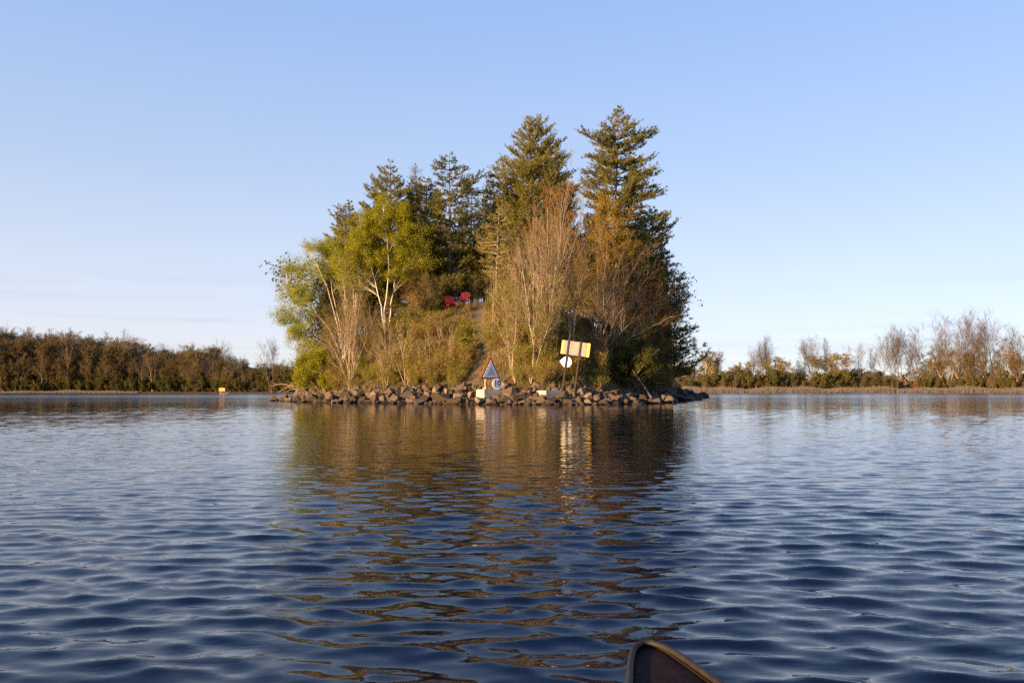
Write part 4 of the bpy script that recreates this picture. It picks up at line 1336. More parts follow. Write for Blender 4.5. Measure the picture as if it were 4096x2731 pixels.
TH = {
    'stems': (thicket_proto('bare_thicket', 7, 301, M['bark_pale'], M['twig_red'], None, stems=6, spread=.42, n1=10, n2=5, n3=2, lo=.2, ang=(.25, .65), up=.45, r0=.055, rmin=.008), 7),
    'haze': (thicket_proto('bare_thicket', 6, 302, M['twig_red'], M['twig_red'], M['rust'], stems=6, spread=.5, n1=11, n2=5, n3=3, lo=.12, nleaf=700, size=.075, r0=.045, rmin=.007), 6),
    'olive': (thicket_proto('budding_thicket', 5, 303, M['twig'], M['twig'], M['bud'], stems=5, spread=.45, n1=10, n2=5, n3=3, lo=.1, nleaf=2600, size=.075, r0=.035, rmin=.006, up=.45), 5),
    'brush': (thicket_proto('brush_clump', 1.6, 304, M['twig'], M['twig'], M['gold'], stems=14, spread=1.2, n1=7, n2=4, n3=3, lo=.15, nleaf=1300, size=.07, r0=.012, rmin=.004, L1=(.3, .5)), 1.6),
    'green': (thicket_proto('brush_clump', 1.4, 305, M['twig'], M['twig'], M['lime'], stems=12, spread=1.4, n1=7, n2=4, n3=3, lo=.1, nleaf=1900, size=.075, r0=.012, rmin=.004, L1=(.3, .5)), 1.4),
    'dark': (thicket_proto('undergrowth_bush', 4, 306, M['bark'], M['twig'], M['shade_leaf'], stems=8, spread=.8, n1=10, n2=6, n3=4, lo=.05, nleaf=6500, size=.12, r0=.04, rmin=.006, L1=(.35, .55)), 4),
    'russet': (thicket_proto('undergrowth_bush', 4, 307, M['bark'], M['twig_red'], M['rust'], stems=8, spread=.8, n1=10, n2=6, n3=4, lo=.05, nleaf=4500, size=.10, r0=.04, rmin=.006, L1=(.35, .55)), 4),
}
TH_USED = set()
rgt = np.random.default_rng(55)


def put(kind, p, h, label, cat, group, wide=1.0):
    src, H = TH[kind]
    s_ = h / H
    rz = rgt.uniform(0, 6.28)
    z = float(ground_z(p[0], p[1])) - .03
    if kind in TH_USED:
        o = copy_thing(src, (p[0], p[1], z), rz, (s_ * wide, s_ * wide, s_))
    else:
        TH_USED.add(kind)
        o = src
        o.location, o.rotation_euler, o.scale = (p[0], p[1], z), (0, 0, rz), (s_ * wide, s_ * wide, s_)
    o['label'], o['category'], o['group'] = label, cat, group


def clear_of_view(px, py, h_px=0):
    """Keep the path, the chairs and the signs in sight."""
    for (x, y) in PATH_PX:
        if abs(px - x) < 34 and py > y - 10 and py - h_px < y + 40:
            return False
    if 1760 < px < 1890 and py < 1330:
        return False
    if 1890 < px < 2040 and py > 1420:
        return False
    if 2225 < px < 2375 and py > 1470:
        return False
    return True


# tall bare thickets over the right half of the slope and a few on the left
for (px, py, top, kind) in [(2095, 1330, 1010, 'stems'), (2160, 1300, 960, 'stems'), (2270, 1290, 930, 'haze'), (2530, 1420, 1060, 'haze'),
                            (2480, 1480, 1170, 'stems'), (2215, 1430, 1120, 'olive'), (2090, 1430, 1170, 'olive'), (2040, 1380, 1130, 'olive'), (2160, 1480, 1230, 'olive'), (2010, 1310, 1110, 'olive'),
                            (2400, 1500, 1260, 'haze'), (2550, 1520, 1280, 'haze'), (2620, 1530, 1330, 'haze'), (1480, 1480, 1250, 'haze'), (1430, 1520, 1290, 'stems'), (1350, 1530, 1300, 'haze'), (1310, 1500, 1280, 'olive'),
                            (1250, 1560, 1390, 'olive'), (1410, 1440, 1180, 'olive'), (1330, 1470, 1200, 'olive'), (1500, 1430, 1270, 'olive')]:
    p = hit(px, py)
    h = at(px, top, p[1])[2] - p[2]
    lab = {'stems': 'thicket of straight pale stems', 'haze': 'thicket of red brown twigs', 'olive': 'thicket of olive budded stems'}[kind]
    put(kind, p, h, lab + (' on the right half of the island' if px > 1960 else ' on the left half of the island'), 'thicket', 'bare thickets of the island', wide=rgt.uniform(.75, 1.05))
# undergrowth behind and between the trees on the hilltop and down the shaded right flank
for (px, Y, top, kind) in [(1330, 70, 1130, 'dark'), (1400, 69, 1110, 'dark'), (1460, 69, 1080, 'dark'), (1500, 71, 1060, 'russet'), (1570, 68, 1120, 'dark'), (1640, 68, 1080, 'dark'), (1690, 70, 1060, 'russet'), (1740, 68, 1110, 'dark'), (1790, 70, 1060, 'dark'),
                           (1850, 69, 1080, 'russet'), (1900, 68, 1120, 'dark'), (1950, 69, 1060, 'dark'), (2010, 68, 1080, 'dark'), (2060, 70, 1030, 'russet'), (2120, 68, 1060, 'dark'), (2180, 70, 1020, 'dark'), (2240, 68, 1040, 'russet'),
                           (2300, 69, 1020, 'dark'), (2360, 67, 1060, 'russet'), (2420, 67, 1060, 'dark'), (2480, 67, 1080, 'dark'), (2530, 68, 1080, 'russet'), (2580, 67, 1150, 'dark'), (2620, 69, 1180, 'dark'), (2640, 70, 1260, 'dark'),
                           (1738, 63, 1130, 'dark'), (1908, 65, 1125, 'dark'), (1850, 65.5, 1120, 'dark'), (1790, 65, 1120, 'dark'), (1690, 64, 1120, 'russet'), (2560, 62, 1320, 'dark'), (2480, 59, 1370, 'dark'), (2620, 63, 1400, 'dark'), (2655, 67, 1420, 'dark'), (2420, 57, 1420, 'dark'), (2370, 56, 1440, 'russet'), (2300, 57, 1380, 'russet'), (2680, 72, 1430, 'dark')]:  # the bush just left of the chairs is added to shade them
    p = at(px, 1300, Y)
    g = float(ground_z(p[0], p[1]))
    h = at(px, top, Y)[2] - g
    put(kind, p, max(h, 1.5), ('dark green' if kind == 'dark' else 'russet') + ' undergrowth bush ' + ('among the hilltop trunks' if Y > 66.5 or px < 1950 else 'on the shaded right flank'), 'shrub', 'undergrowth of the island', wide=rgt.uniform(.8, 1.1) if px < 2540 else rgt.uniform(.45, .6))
for (px, py, h, kind) in [(1878, 1244, .45, 'brush')]:
    put(kind, hit(px, py), h, ('brown twiggy' if kind == 'brush' else 'low fresh green') + ' brush clump just below the right red chair', 'brush', 'brush on the island slope')
n_put = 0
while n_put < 26:                      # ankle high growth on the open slope under the chairs
    px, py = rgt.uniform(1640, 1900), rgt.uniform(1248, 1400)
    if not clear_of_view(px, 1400 if 1760 < px < 1890 else py):
        continue
    kind = rgt.choice(['brush', 'green'])
    put(kind, hit(px, py), rgt.uniform(.25, .5), ('brown twiggy' if kind == 'brush' else 'fresh green') + ' ankle high tuft on the open slope below the chairs', 'brush', 'brush on the island slope', wide=1.3)
    n_put += 1
n_put = 0
while n_put < 135:
    px, py = rgt.uniform(1270, 2420), (rgt.uniform(1240, 1548) if n_put < 90 else rgt.uniform(1510, 1556))
    p = hit(px, py)
    if p[1] > 66 or not clear_of_view(px, py, 60):
        continue
    kind = rgt.choice(['brush', 'green'], p=[.5, .5])
    side_ = 'left of the path' if px < 1900 else 'right of the path'
    put(kind, p, rgt.uniform(.7, 1.7) if kind == 'brush' else rgt.uniform(.5, 1.2), ('brown twiggy' if kind == 'brush' else 'low fresh green') + ' brush clump on the slope ' + side_, 'brush', 'brush on the island slope', wide=rgt.uniform(.8, 1.3))
    n_put += 1

# ------------------------------------------------------------------ shoreline rocks
def rock_mesh(k):
    import bmesh
    rg = np.random.default_rng(300 + k)
    bm = bmesh.new()
    C8 = np.array([[x, y, z] for x in (-1, 1) for y in (-1, 1) for z in (-1, 1)], float)
    P = np.concatenate([C8 * rg.uniform(.25, 1.0, (8, 3)), rg.uniform(-1, 1, (2, 3))])
    P = P @ np.linalg.qr(np.eye(3) + rg.normal(0, .5, (3, 3)))[0]
    vs = [bm.verts.new(p) for p in P]
    r = bmesh.ops.convex_hull(bm, input=vs)
    bmesh.ops.delete(bm, geom=[v for v in bm.verts if not v.link_faces], context='VERTS')
    bmesh.ops.bevel(bm, geom=list(bm.edges), offset=.02, segments=1, affect='EDGES', clamp_overlap=True)
    bmesh.ops.recalc_face_normals(bm, faces=bm.faces)
    # unit box
    co = np.array([v.co for v in bm.verts])
    mid, half = (co.max(0) + co.min(0)) / 2, (co.max(0) - co.min(0)) / 2
    for v in bm.verts:
        v.co = [(v.co[i] - mid[i]) / half[i] for i in range(3)]
    me = bpy.data.meshes.new('rock')
    bm.to_mesh(me)
    bm.free()
    me.materials.append(M['rock'])
    return me


ROCK_ME = [rock_mesh(k) for k in range(14)]
# boulders read off the photograph: centre column, centre row, width, height
RPX = [(1094, 1590, 35, 26), (1127, 1592, 24, 24), (1156, 1594, 33, 26), (1186, 1592, 28, 30), (1214, 1597, 33, 30), (1253, 1592, 60, 36), (1258, 1574, 26, 21), (1314, 1574, 38, 26),
       (1331, 1583, 52, 23), (1303, 1599, 33, 23), (1382, 1574, 50, 36), (1384, 1589, 38, 18), (1415, 1588, 28, 28), (1448, 1592, 33, 26), (1501, 1583, 61, 40), (1471, 1603, 33, 16),
       (1497, 1604, 24, 21), (1555, 1564, 47, 36), (1574, 1590, 47, 36), (1576, 1607, 20, 20), (1590, 1562, 14, 28), (1448, 1563, 47, 22), (1597, 1562, 21, 30), (1618, 1560, 42, 44),
       (1641, 1576, 52, 30), (1650, 1595, 35, 30), (1603, 1606, 26, 18), (1700, 1592, 44, 30), (1679, 1606, 50, 16), (1709, 1550, 26, 21), (1742, 1552, 26, 28), (1756, 1536, 35, 16), (1711, 1571, 33, 22),
       (1752, 1572, 24, 18), (1767, 1586, 80, 26), (1838, 1562, 47, 22), (1833, 1578, 37, 26), (1805, 1568, 24, 18), (1826, 1600, 66, 26), (1887, 1573, 33, 28), (1870, 1594, 30, 20), (1915, 1598, 38, 22), (1962, 1604, 54, 21),
       (2013, 1597, 58, 26), (2046, 1580, 47, 36), (1999, 1552, 80, 20), (2064, 1548, 45, 22), (1835, 1536, 26, 16), (2072, 1551, 36, 25), (2119, 1559, 47, 24), (2097, 1581, 40, 32), (2158, 1596, 58, 28),
       (2059, 1590, 30, 36), (2120, 1603, 30, 16), (2234, 1596, 43, 24), (2200, 1604, 34, 18), (2296, 1574, 22, 24), (2325, 1566, 29, 32), (2270, 1600, 34, 20), (2312, 1594, 34, 24), (2354, 1599, 29, 20), (2386, 1592, 33, 26), (2410, 1603, 30, 18), (2433, 1599, 32, 20),
       (2458, 1592, 29, 26), (2480, 1585, 24, 22), (2502, 1599, 34, 20), (2531, 1592, 26, 24), (2567, 1588, 32, 22), (2420, 1580, 30, 22), (2352, 1580, 30, 22), (2600, 1596, 30, 18), (2545, 1604, 26, 14), (2460, 1608, 28, 14), (2380, 1610, 26, 14),
       (2330, 1611, 28, 14), (2282, 1614, 30, 12), (2235, 1613, 24, 12), (2060, 1610, 28, 13), (1890, 1608, 24, 12), (1740, 1608, 22, 12), (1640, 1611, 22, 11), (1535, 1606, 28, 14), (1440, 1606, 26, 12), (1400, 1604, 26, 12), (1362, 1602, 24, 14), (1335, 1603, 20, 12),
       (1275, 1604, 26, 14), (1175, 1601, 24, 12), (1530, 1590, 24, 22), (1475, 1568, 30, 22), (1340, 1565, 30, 20), (1285, 1580, 26, 18), (1420, 1568, 26, 20), (1680, 1560, 30, 22), (1785, 1560, 26, 20), (1860, 1550, 30, 18), (2025, 1610, 22, 10), (1660, 1545, 28, 16), (2160, 1560, 30, 18), (2250, 1575, 26, 18)]


def shore_Y(px):
    """Distance of the waterline straight along photograph column px."""
    u = (px - 2048) / F
    Y = np.arange(46, 130, .1)
    k = np.nonzero(shore_d(u * Y, Y) > 0)[0]
    return Y[k[0]] if len(k) else 70.0


rgr = np.random.default_rng(77)
ROCKS = []
for (cx, cy, w, h) in RPX:
    y0 = shore_Y(cx)
    wl_row = 1560 + EYE * F / y0               # row of the waterline in this column
    Y = y0 + .25 + 2.4 * float(np.clip((wl_row - cy - 8) / 50, 0, 1.3))
    if 1975 < cx < 2080 and cy < 1585:         # these lie behind the concrete block
        Y += 1.5
    p = at(cx, cy, Y)
    s = Y / F
    g = float(ground_z(p[0], p[1]))
    hw, hh = w * s * .55, h * s * .45
    if p[2] - hh > max(g, -.05):               # let it reach down to what it lies on
        lo = max(g, -.12) - .05
        hi = p[2] + hh
        p[2], hh = (lo + hi) / 2, (hi - lo) / 2
    hw *= rgr.uniform(.82, 1.2)
    hh *= rgr.uniform(.72, 1.08)
    ROCKS.append((cx, cy, p, (hw, hw * rgr.uniform(.7, 1.0), hh)))
# dark rocks along the shaded right side, out to the tip of the spit
for k in range(58):
    t = rgr.random()
    a = np.array([7.9, 50.6]), np.array([12.0, 58.5]), np.array([16.4, 71]), np.array([21.4, 90]), np.array([24.6, 102])
    seg = min(int(t ** 1.1 * 4), 3)
    q = a[seg] + (a[seg + 1] - a[seg]) * rgr.random()
    off = rgr.uniform(-.3, 2.4) * (1 if seg < 3 else .9)
    q = q + np.array([-.9, .45]) * off
    z = float(ground_z(q[0], q[1]))
    r = rgr.uniform(.2, .5) * (1 + .15 * seg)
    p = np.array([q[0], q[1], max(z, -.05) + r * .35])
    c = to_px(p)
    ROCKS.append((c[0], c[1], p, (r * rgr.uniform(.9, 1.4), r * rgr.uniform(.8, 1.2), r * rgr.uniform(.6, .95))))


def ordinal(n):
    return '%d%s' % (n, 'th' if 10 <= n % 100 <= 20 else {1: 'st', 2: 'nd', 3: 'rd'}.get(n % 10, 'th'))


rows = {'water': [], 'mid': [], 'top': [], 'spit': []}
for r in ROCKS:
    y0 = 1560 + EYE * F / shore_Y(min(r[0], 2840))
    if r[0] > 2610: rows['spit'].append(r)
    elif y0 - r[1] < 16: rows['water'].append(r)
    elif y0 - r[1] < 36: rows['mid'].append(r)
    else: rows['top'].append(r)
SAY = {'water': "stone in the row at the water's edge, %s from the left", 'mid': 'boulder in the middle row of the rock bank, %s from the left',
       'top': 'boulder in the top row of the rock bank, %s from the left', 'spit': 'dark shaded rock on the right spit, %s from the left'}
for key, lst in rows.items():
    lst.sort(key=lambda r: r[0])
    for i, (cx, cy, p, half) in enumerate(lst):
        o = bpy.data.objects.new('rock', ROCK_ME[int(rgr.integers(0, len(ROCK_ME)))])
        COL.objects.link(o)
        o.location = p
        o.rotation_euler = (rgr.normal(0, .22), rgr.normal(0, .22), rgr.uniform(0, 6.28))
        o.scale = half
        size = half[0] * 2
        adj = 'Large' if size > .85 else ('Small' if size < .45 else 'Brown')
        tag(o, (adj + ' ' + SAY[key] % ordinal(i + 1)), 'rock', 'rocks of the island shore')


def build_rubble():
    """Fist to head sized stones packed between the boulders: too many to count."""
    rg = np.random.default_rng(18)
    b = Buf()
    ico = np.array([(0, 0, 1), (.9, 0, .3), (.25, .85, .35), (-.75, .5, .4), (-.7, -.55, .35), (.3, -.85, .3), (.6, .5, -.5), (-.3, .8, -.5), (-.85, 0, -.5), (-.2, -.8, -.5), (.7, -.5, -.5), (0, 0, -.9)])
    fc = np.array([(0, 1, 2), (0, 2, 3), (0, 3, 4), (0, 4, 5), (0, 5, 1), (1, 6, 2), (2, 7, 3), (3, 8, 4), (4, 9, 5), (5, 10, 1), (2, 6, 7), (3, 7, 8), (4, 8, 9), (5, 9, 10), (1, 10, 6), (11, 7, 6), (11, 8, 7), (11, 9, 8), (11, 10, 9), (11, 6, 10)])
    n = 0
    while n < 1700:
        k = rg.integers(0, 11)
        a, c = SHORE[k], SHORE[k + 1]
        q = a + (c - a) * rg.random()
        nrm = np.array([-(c - a)[1], (c - a)[0]])
        nrm = nrm / np.linalg.norm(nrm)
        q = q + nrm * rg.uniform(-.5, 3.3) if shore_d(*(q + nrm)) > 0 else q - nrm * rg.uniform(-.5, 3.3)
        r = rg.gamma(3, .045) + .05
        z = float(ground_z(q[0], q[1]))
        A = np.linalg.qr(rg.normal(size=(3, 3)))[0]
        V = (ico * rg.uniform(.75, 1.2, (12, 1)) * np.array([1.2, 1, .7])) @ A * r + np.array([q[0], q[1], z + r * .0])
        b.add(V, fc, rg.random())
        n += 1
    tag(b.build('bank_rubble', M['rock']), 'small broken stones packed between the shore boulders', 'rubble', kind='stuff')


build_rubble()

# ------------------------------------------------------------------ concrete blocks, signs, chairs, dead wood
def bevel_box(name, half, axes, c, mat, label=None, cat=None, bev=.03, parent=None):
    import bmesh
    bm = bmesh.new()
    bmesh.ops.create_cube(bm, size=2)
    for v in bm.verts:
        v.co = (v.co[0] * half[0], v.co[1] * half[1], v.co[2] * half[2])
    bmesh.ops.bevel(bm, geom=list(bm.edges), offset=bev, segments=2, affect='EDGES')
    ax = np.asarray(axes)
    for v in bm.verts:
        v.co = np.array(v.co) @ ax
    me = bpy.data.meshes.new(name)
    bm.to_mesh(me)
    bm.free()
    me.materials.append(mat)
    o = bpy.data.objects.new(name, me)
    COL.objects.link(o)
    o.location = c
    if parent: o.parent = parent
    return tag(o, label, cat) if label else o


A1 = yaw_axes(math.radians(36))
c = at(1962, 1574, 51.6)
bevel_box('concrete_block', (.82, .46, .27), A1, c, M['concrete'], 'pale concrete block under the triangle and round signs', 'concrete block')
A2 = yaw_axes(math.radians(38), math.radians(2))
c2 = at(2203, 1575, 50.6)
bevel_box('concrete_block', (.80, .46, .19), A2, c2, M['concrete'], 'cracked concrete slab lying below the yellow edged board', 'concrete block')


def prism(buf, poly, ax, c, t0, t1):
    """Extrude polygon (list of right/up pairs) between depths t0 and t1 along ax[1]."""
    P = np.array(poly, float)
    n = len(P)
    f = c + P[:, :1] * ax[0] + P[:, 1:] * ax[2] + ax[1] * t0
    g = c + P[:, :1] * ax[0] + P[:, 1:] * ax[2] + ax[1] * t1
    ctr = np.array([f.mean(0), g.mean(0)])
    V = np.concatenate([f, g, ctr])
    k = np.arange(n)
    k2 = (k + 1) % n
    buf.add(V, np.concatenate([np.stack([k, k2, np.full(n, 2 * n)], -1), np.stack([k2 + n, k + n, np.full(n, 2 * n + 1)], -1),
                               np.stack([k, k + n, k2], -1), np.stack([k2, k + n, k2 + n], -1)]))


def text_mesh(name, txt, size, ax, c, mat, parent, bold=.0):
    cu = bpy.data.curves.new(name, 'FONT')
    cu.body, cu.size, cu.align_x, cu.align_y, cu.extrude, cu.offset = txt, size, 'CENTER', 'CENTER', .003, bold
    tmp = bpy.data.objects.new(name, cu)
    COL.objects.link(tmp)
    bpy.context.view_layer.update()
    me = bpy.data.meshes.new_from_object(tmp.evaluated_get(bpy.context.evaluated_depsgraph_get()))
    bpy.data.objects.remove(tmp)
    co = np.empty(len(me.vertices) * 3)
    me.vertices.foreach_get('co', co)
    co = co.reshape(-1, 3)
    V = c + co[:, :1] * ax[0] + co[:, 1:2] * ax[2] - co[:, 2:] * ax[1]
    me.vertices.foreach_set('co', V.astype(np.float32).ravel())
    me.materials.clear()
    me.materials.append(mat)
    o = bpy.data.objects.new(name, me)
    COL.objects.link(o)
    o.parent = parent
    return o


def triangle_sign():
    Y = 52.0
    s = Y / F
    ax = yaw_axes(math.radians(40))
    c0 = at(1963, 1515, Y)                       # middle of the lower edge
    base = at(1941, 1560, Y + .1)
    base[2] = float(ground_z(base[0], base[1]))
    t = empty('warning_sign', base, 'red bordered white triangle sign with a faded grey triangle, on a pale post', 'sign')
    H = 87 * s
    W = H * 1.155 / 2
    tri = lambda k, up: [(-W * k, up), (W * k, up), (0, up + H * k)]
    off = -base
    b = Buf(); prism(b, tri(1, 0), ax, c0 + off, 0, .03); b.build('border', M['red_paint'], t)
    b = Buf(); prism(b, tri(.80, H * .065), ax, c0 + off, -.02, -.004); face = b.build('face', M['white'], t)
    b = Buf(); prism(b, tri(.48, H * .15), ax, c0 + off, -.03, -.0245); b.build('faded_triangle', M['grey_paint'], face)
    b = Buf()
    for (u, v) in ((-.31, .115), (.33, .115), (.09, .60)):
        prism(b, [(u * W * 2 + .018 * math.cos(a), v * H + .018 * math.sin(a)) for a in np.linspace(0, 6.28, 7)[:-1]], ax, c0 + off, -.036, -.0245)
    b.build('bolts', M['post_dark'], face)
    b = Buf()
    p1 = c0 + ax[0] * (-W * .50) + ax[1] * .07
    tubes(b, np.stack([p1 * [1, 1, 0] + [0, 0, base[2] - .4], p1 + [0, 0, H * .35]])[None] + off, np.full((1, 2), .027), 8)
    b.build('post', M['post_pale'], t)
    b = Buf(); box_buf(b, p1 * [1, 1, 0] + [0, 0, at(1941, 1552, Y)[2]] + off + np.array([-.05, 0, 0]), (.10, .06, .035)); b.build('clamp', M['post_pale'], t)


triangle_sign()


def round_poly(R, tip, k=28, gap=.52):
    pts = [(R * math.cos(a), R * math.sin(a)) for a in np.linspace(gap, 2 * math.pi - gap, k)]
    return [(tip, 0)] + pts


def speed_sign():
    Y = 51.35
    s = Y / F
    ax = yaw_axes(math.radians(33))
    c = at(1988, 1535.5, Y)
    R = 22.5 * s
    base = np.array([c[0], c[1] + .12, at(1988, 1560, Y)[2]])
    t = empty('speed_sign', base, 'round white sign reading 10 with a pointed tab on its right side', 'sign')
    off = -base
    b = Buf(); prism(b, round_poly(R, R * 1.62), ax, c + off, 0, .025); face = b.build('plate', M['white'], t)
    text_mesh('numeral', '10', R * 1.5, ax, c + off + ax[0] * (.02) + ax[2] * R * .13 - ax[1] * .006, M['black_paint'], t, bold=.012)
    text_mesh('small_print', 'MAX  km/h', R * .25, ax, c + off + ax[0] * .02 - ax[2] * R * .55 - ax[1] * .006, M['black_paint'], t, bold=.001)
    b = Buf(); box_buf(b, c + off + ax[1] * .055 - np.array([0, 0, R * .55]), (.04, .028, R * .75), ax); b.build('bracket', M['post_dark'], t)


speed_sign()


def notice_board():
    Y = 50.6
    s = Y / F
    tilt = math.radians(8.5)
    yaw = math.radians(-27)
    ax = yaw_axes(yaw, tilt)
    c = at(2302, 1394, Y)
    base = at(2305, 1583, Y)
    t = empty('notice_board', base, 'tilted grey board with yellow ends, seen from behind on two dark posts', 'sign')
    off = -base
    hw, hh = 110 * s / 2 / math.cos(yaw) , 27.5 * s
    b = Buf(); box_buf(b, c + off, (hw, .012, hh), ax); b.build('yellow_panel', M['yellow_paint'], t)
    for k in (-1, 0, 1):
        b = Buf(); box_buf(b, c + off - ax[1] * .028 + ax[0] * hw * (.53 * k - .03), (hw * (.262 if k else .262), .014, hh * .995), ax); b.build('plank', M['plywood'], t)
    foot = []
    for (px, lo_py, up_py) in ((2262, 1560, 1352), (2321, 1583, 1356)):
        pt = at(px + 12, up_py, Y) * 1.0
        u = ax[0] @ (pt - c)
        top = c + ax[0] * u + ax[2] * (hh + (.14 if px < 2300 else .05)) - ax[1] * .075
        bot = top - ax[2] * (top[2] - at(2048, lo_py, Y)[2]) / ax[2][2]
        bot = bot - ax[2] * .5
        b = Buf()
        m, h = (top + bot) / 2, np.linalg.norm(top - bot) / 2
        box_buf(b, m + off, (.055, .032, h), ax)
        b.build('post', M['post_dark'], t)
        foot.append(top)
    # the round plate on the left post
    post_top = foot[0]
    dz = (post_top[2] - at(2048, 1447, Y)[2]) / ax[2][2]
    cc = post_top - ax[2] * dz + ax[1] * .06
    R = 22 * s
    poly = [(-u, v) for u, v in round_poly(R, R * 1.42)]
    t2 = empty('speed_sign', cc - UPV * R, 'blank white round plate with a tab pointing left, below the tilted board', 'sign')
    b = Buf(); prism(b, poly, ax, cc - (cc - UPV * R), 0, .02); b.build('plate', M['white'], t2)
    b = Buf(); box_buf(b, np.array([0, 0, R]) - ax[1] * .012, (.07, .010, .03), ax); b.build('clamp', M['post_dark'], t2)


notice_board()


def orange_sign():
    Y = 205.0
    s = Y / F
    c = at(888, 1557.5, Y)
    base = np.array([c[0], Y, -.3])
    ax = yaw_axes(math.radians(-8))
    blk = bevel_box('concrete_block', (.95, .7, .40), yaw_axes(math.radians(32)), at(889, 1574, Y) + np.array([0, 1.3, .03]), M['concrete'], 'concrete block standing in the water under the orange sign', 'concrete block', .08)
    t = empty('warning_sign', base, 'small orange board with red edge standing above the far water', 'sign')
    off = -base
    hw, hh = 13.5 * s, 7.6 * s
    b = Buf(); box_buf(b, c + off, (hw, .03, hh), ax); b.build('border', M['red_paint'], t)
    b = Buf(); box_buf(b, c + off - ax[1] * .04, (hw * .86, .012, hh * .78), ax); f = b.build('face', M['orange_paint'], t)
    for v, segs in ((.28, ((-.25, .20), (.10, .10))), (-.30, ((-.45, .14), (.05, .22), (.40, .08)))):
        for u, w in segs:
            b = Buf(); box_buf(b, c + off - ax[1] * .055 + ax[0] * u * hw + ax[2] * v * hh, (w * hw, .004, hh * .12), ax); b.build('lettering', M['orange_mark'], f)
    for u in (-.6, .6):
        b = Buf(); box_buf(b, c + off + ax[1] * .08 + ax[0] * u * hw - np.array([0, 0, hh + .1]), (.05, .05, hh * 1.6), None); b.build('post', M['post_dark'], t)


orange_sign()


def red_chair(px, Y, yaw, label):
    p = at(px, 1215, Y)
    p[2] = float(ground_z(p[0], p[1])) + .16
    t = empty('garden_chair', p, label, 'chair', 'red garden chairs on the hilltop')
    t.rotation_euler = (0, 0, yaw)
    for k in range(5):                                # fan of back slats
        x = (k - 2) * .125
        b = Buf()
        h = .86 - .05 * abs(k - 2)
        ax = np.stack([np.array([1, 0, 0]), norm(np.array([0, .93, .37])), norm(np.array([(k - 2) * .03, .37, .93]))])
        ax[1] = norm(np.cross(ax[2], ax[0]))
        box_buf(b, np.array([x * 1.1, .22, .30]) + ax[2] * h / 2, (.056, .012, h / 2), ax)
        b.build('back_slat', M['chair_red'], t)
    for k in range(5):
        b = Buf(); box_buf(b, (0, -.30 + k * .11, .38 - k * .028), (.27, .048, .012)); b.build('seat_slat', M['chair_red'], t)
    for s_ in (-1, 1):
        b = Buf(); box_buf(b, (s_ * .33, -.08, .56), (.065, .37, .013)); b.build('armrest', M['chair_red'], t)
        b = Buf(); box_buf(b, (s_ * .29, -.34, .27), (.014, .05, .28)); b.build('leg', M['chair_red'], t)
        b = Buf(); box_buf(b, (s_ * .29, .26, .27), (.014, .05, .28)); b.build('leg', M['chair_red'], t)
        b = Buf(); box_buf(b, (s_ * .27, .0, .30), (.014, .36, .045)); b.build('side_rail', M['chair_red'], t)


red_chair(1805, 62.0, math.radians(22), 'left red slatted garden chair at the top of the slope')
red_chair(1858, 62.2, math.radians(-8), 'right red slatted garden chair, half veiled by stems near the path top')


def dead_branches():
    rg = np.random.default_rng(4)
    Y = 64.5
    base = at(1205, 1562, Y)
    t = empty('fallen_branch', base, 'bleached fallen branch reaching out over the rocks at the left tip', 'branch')
    S = [resample([at(*q, Y) - base for q in pts], 10) for pts in
         ([(1215, 1550), (1170, 1545), (1145, 1536), (1110, 1533), (1088, 1545)], [(1200, 1520), (1165, 1538), (1130, 1556), (1112, 1572)],
          [(1200, 1555), (1172, 1556), (1150, 1562), (1136, 1574)], [(1195, 1560), (1160, 1550), (1140, 1548)])]
    S = np.stack(S)
    R = np.array([.06, .04, .035, .03])[:, None] * np.linspace(1, .35, 10)[None]
    b = Buf()
    tubes(b, S, R, 6)
    C, CR = grow(rg, S, R, 7, .2, 1, (.4, .9), (.15, .35), 4, .0, .06, .008)
    tubes(b, C, CR, 3)
    b.build('branch', M['deadwood'], t, smooth=True)
    p0, p1 = at(2530, 1480, 57), at(2612, 1600, 55.2)
    b = Buf()
    pts = resample([p0, (p0 + p1) / 2 + [0, 0, .05], p1], 8)
    tubes(b, pts[None], np.linspace(.04, .075, 8)[None], 7)
    o = b.build('dead_trunk', M['bark'], smooth=True, origin=p1)  # darker bark puts the bank's shade into this pale trunk
    tag(o, 'thin dead trunk slanting down to the water across the dark right bank', 'log')


dead_branches()


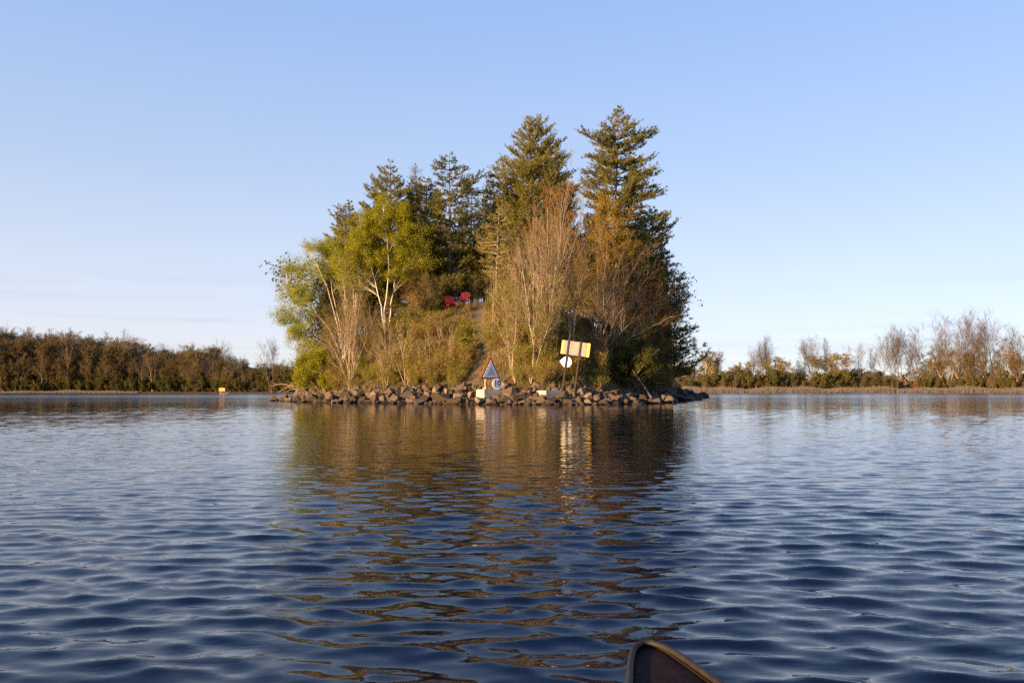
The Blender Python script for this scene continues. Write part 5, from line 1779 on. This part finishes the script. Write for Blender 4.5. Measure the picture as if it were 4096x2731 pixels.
# ------------------------------------------------------------------ the canoe whose bow shows at the bottom edge
def build_canoe():
    tip = at(2572, 2556, 1.62)
    base = np.array([tip[0], tip[1], 0.0])
    aim = math.radians(-5)                              # heading of the bow, clockwise from straight ahead
    fwd = np.array([math.sin(-aim) * -1, math.cos(aim), 0])
    rt = np.array([fwd[1], -fwd[0], 0])
    t = empty('canoe', base, 'dark brown canoe bow with a paler gunwale rim at the bottom edge of the picture', 'canoe')
    L = 4.6
    u = np.concatenate([np.array([0, .006, .018, .04, .075, .12, .2]), np.linspace(.3, L - .3, 30), np.array([L - .12, L - .04, L])])
    ue = np.minimum(u, L - u)
    hw = .40 * np.minimum(1, ue / 1.9) ** .85 + .016 * np.minimum(1, np.sqrt(ue / .05))
    gz = tip[2] - .10 * np.minimum(1, np.minimum(u, L - u) / 1.5)
    keel = -.10 + .34 * np.exp(-np.minimum(u, L - u) / .12)
    a = np.linspace(-1, 1, 15)
    outer, inner = [], []
    for i in range(len(u)):
        row, rin = [], []
        for q in a:
            x = math.copysign(abs(math.sin(q * math.pi / 2)) ** .75, q)
            zz = math.cos(q * math.pi / 2) ** .6
            z = gz[i] + (keel[i] - gz[i]) * zz
            back = u[i] + .10 * zz * math.exp(-u[i] / .4) - .0
            row.append(base - fwd * back + rt * hw[i] * x + UPV * z)
            rin.append(base - fwd * (back + .006 * (i == 0)) + rt * max(hw[i] - .008, .004) * x + UPV * (z + .008 * zz))
        outer.append(row); inner.append(rin)
    n, m = len(u), len(a)
    i0 = np.arange(n - 1)[:, None] * m + np.arange(m - 1)[None]
    f = np.stack([i0, i0 + 1, i0 + m + 1, i0 + m], -1).reshape(-1, 4)
    b = Buf(); b.add(np.array(outer) - base, f); b.build('hull', M['canoe'], t, smooth=True)
    b = Buf(); b.add(np.array(inner) - base, f[:, ::-1]); b.build('lining', M['canoe_in'], t, smooth=True)
    # rim: one continuous gunwale round both sides
    left = [o[0] for o in outer]
    right = [o[-1] for o in outer]
    ring = np.array(left[::-1] + right)
    ring = resample(ring, 240)
    b = Buf(); tubes(b, ring[None] - base + UPV * .004, np.full((1, 240), .0062), 8); b.build('gunwale', M['canoe_rim'], t, smooth=True)
    k = np.nonzero(u < .5)[0]                           # bow deck plate just under the rim
    dl = np.array([base - fwd * u[i] - rt * max(hw[i] - .003, 0) + UPV * (gz[i] - .004 + .012 * 0) for i in k]) - base
    dr = np.array([base - fwd * u[i] + rt * max(hw[i] - .003, 0) + UPV * (gz[i] - .004) for i in k]) - base
    dm = (dl + dr) / 2 + UPV * (.10 * hw[k])[:, None]
    b = Buf()
    V = np.stack([dl, dm, dr], 1).reshape(-1, 3)
    q = np.arange(len(k) - 1)[:, None] * 3 + np.arange(2)[None]
    b.add(V, np.stack([q, q + 1, q + 4, q + 3], -1).reshape(-1, 4))
    b.build('deck_plate', M['canoe'], t, smooth=True)
    for d in (1.25, 3.6):                               # seats out of frame behind the viewer
        hwd = float(np.interp(d, u, hw))
        b = Buf(); box_buf(b, -fwd * d + UPV * .18, (hwd * .9, .14, .015), np.stack([rt, fwd, UPV])); b.build('seat', M['canoe_in'], t)


M['canoe'] = solid('dark_brown_hull', [(.3, (.010, .005, .0032)), (.7, (.022, .011, .007))], 9, .6, .2, 40, .06)
M['canoe_in'] = solid('shaded_brown_lining', [(.3, (.010, .0065, .005)), (.7, (.018, .012, .009))], 5, .7, .1, 18, .12)  # brown darkened to carry the shade of the paddler's body
M['canoe_rim'] = solid('shaded_worn_rim', [(.3, (.012, .009, .0075)), (.7, (.035, .027, .022))], 30, .6, 0, None, .25)  # rim colour also darkened for the paddler's shade
build_canoe()


# ------------------------------------------------------------------ labels: count look-alikes from the left where they can be told apart
def count_labels():
    by = {}
    for o in bpy.data.objects:
        if o.parent is None and o.get('group') in ('bare thickets of the island', 'undergrowth of the island', 'brush on the island slope', 'bushes behind the right reeds',
                                                   'bushes below the far left wood', 'trees of the far left wood', 'low wood behind the right shore', 'undergrowth of the right shore', 'undergrowth of the far left wood'):
            by.setdefault(o['label'], []).append(o)
    for lab, lst in by.items():
        if len(lst) < 2:
            continue
        lst.sort(key=lambda o: to_px(o.location)[0])
        for i, o in enumerate(lst):
            o['label'] = '%s, %s from the left' % (lab, ordinal(i + 1))


count_labels()
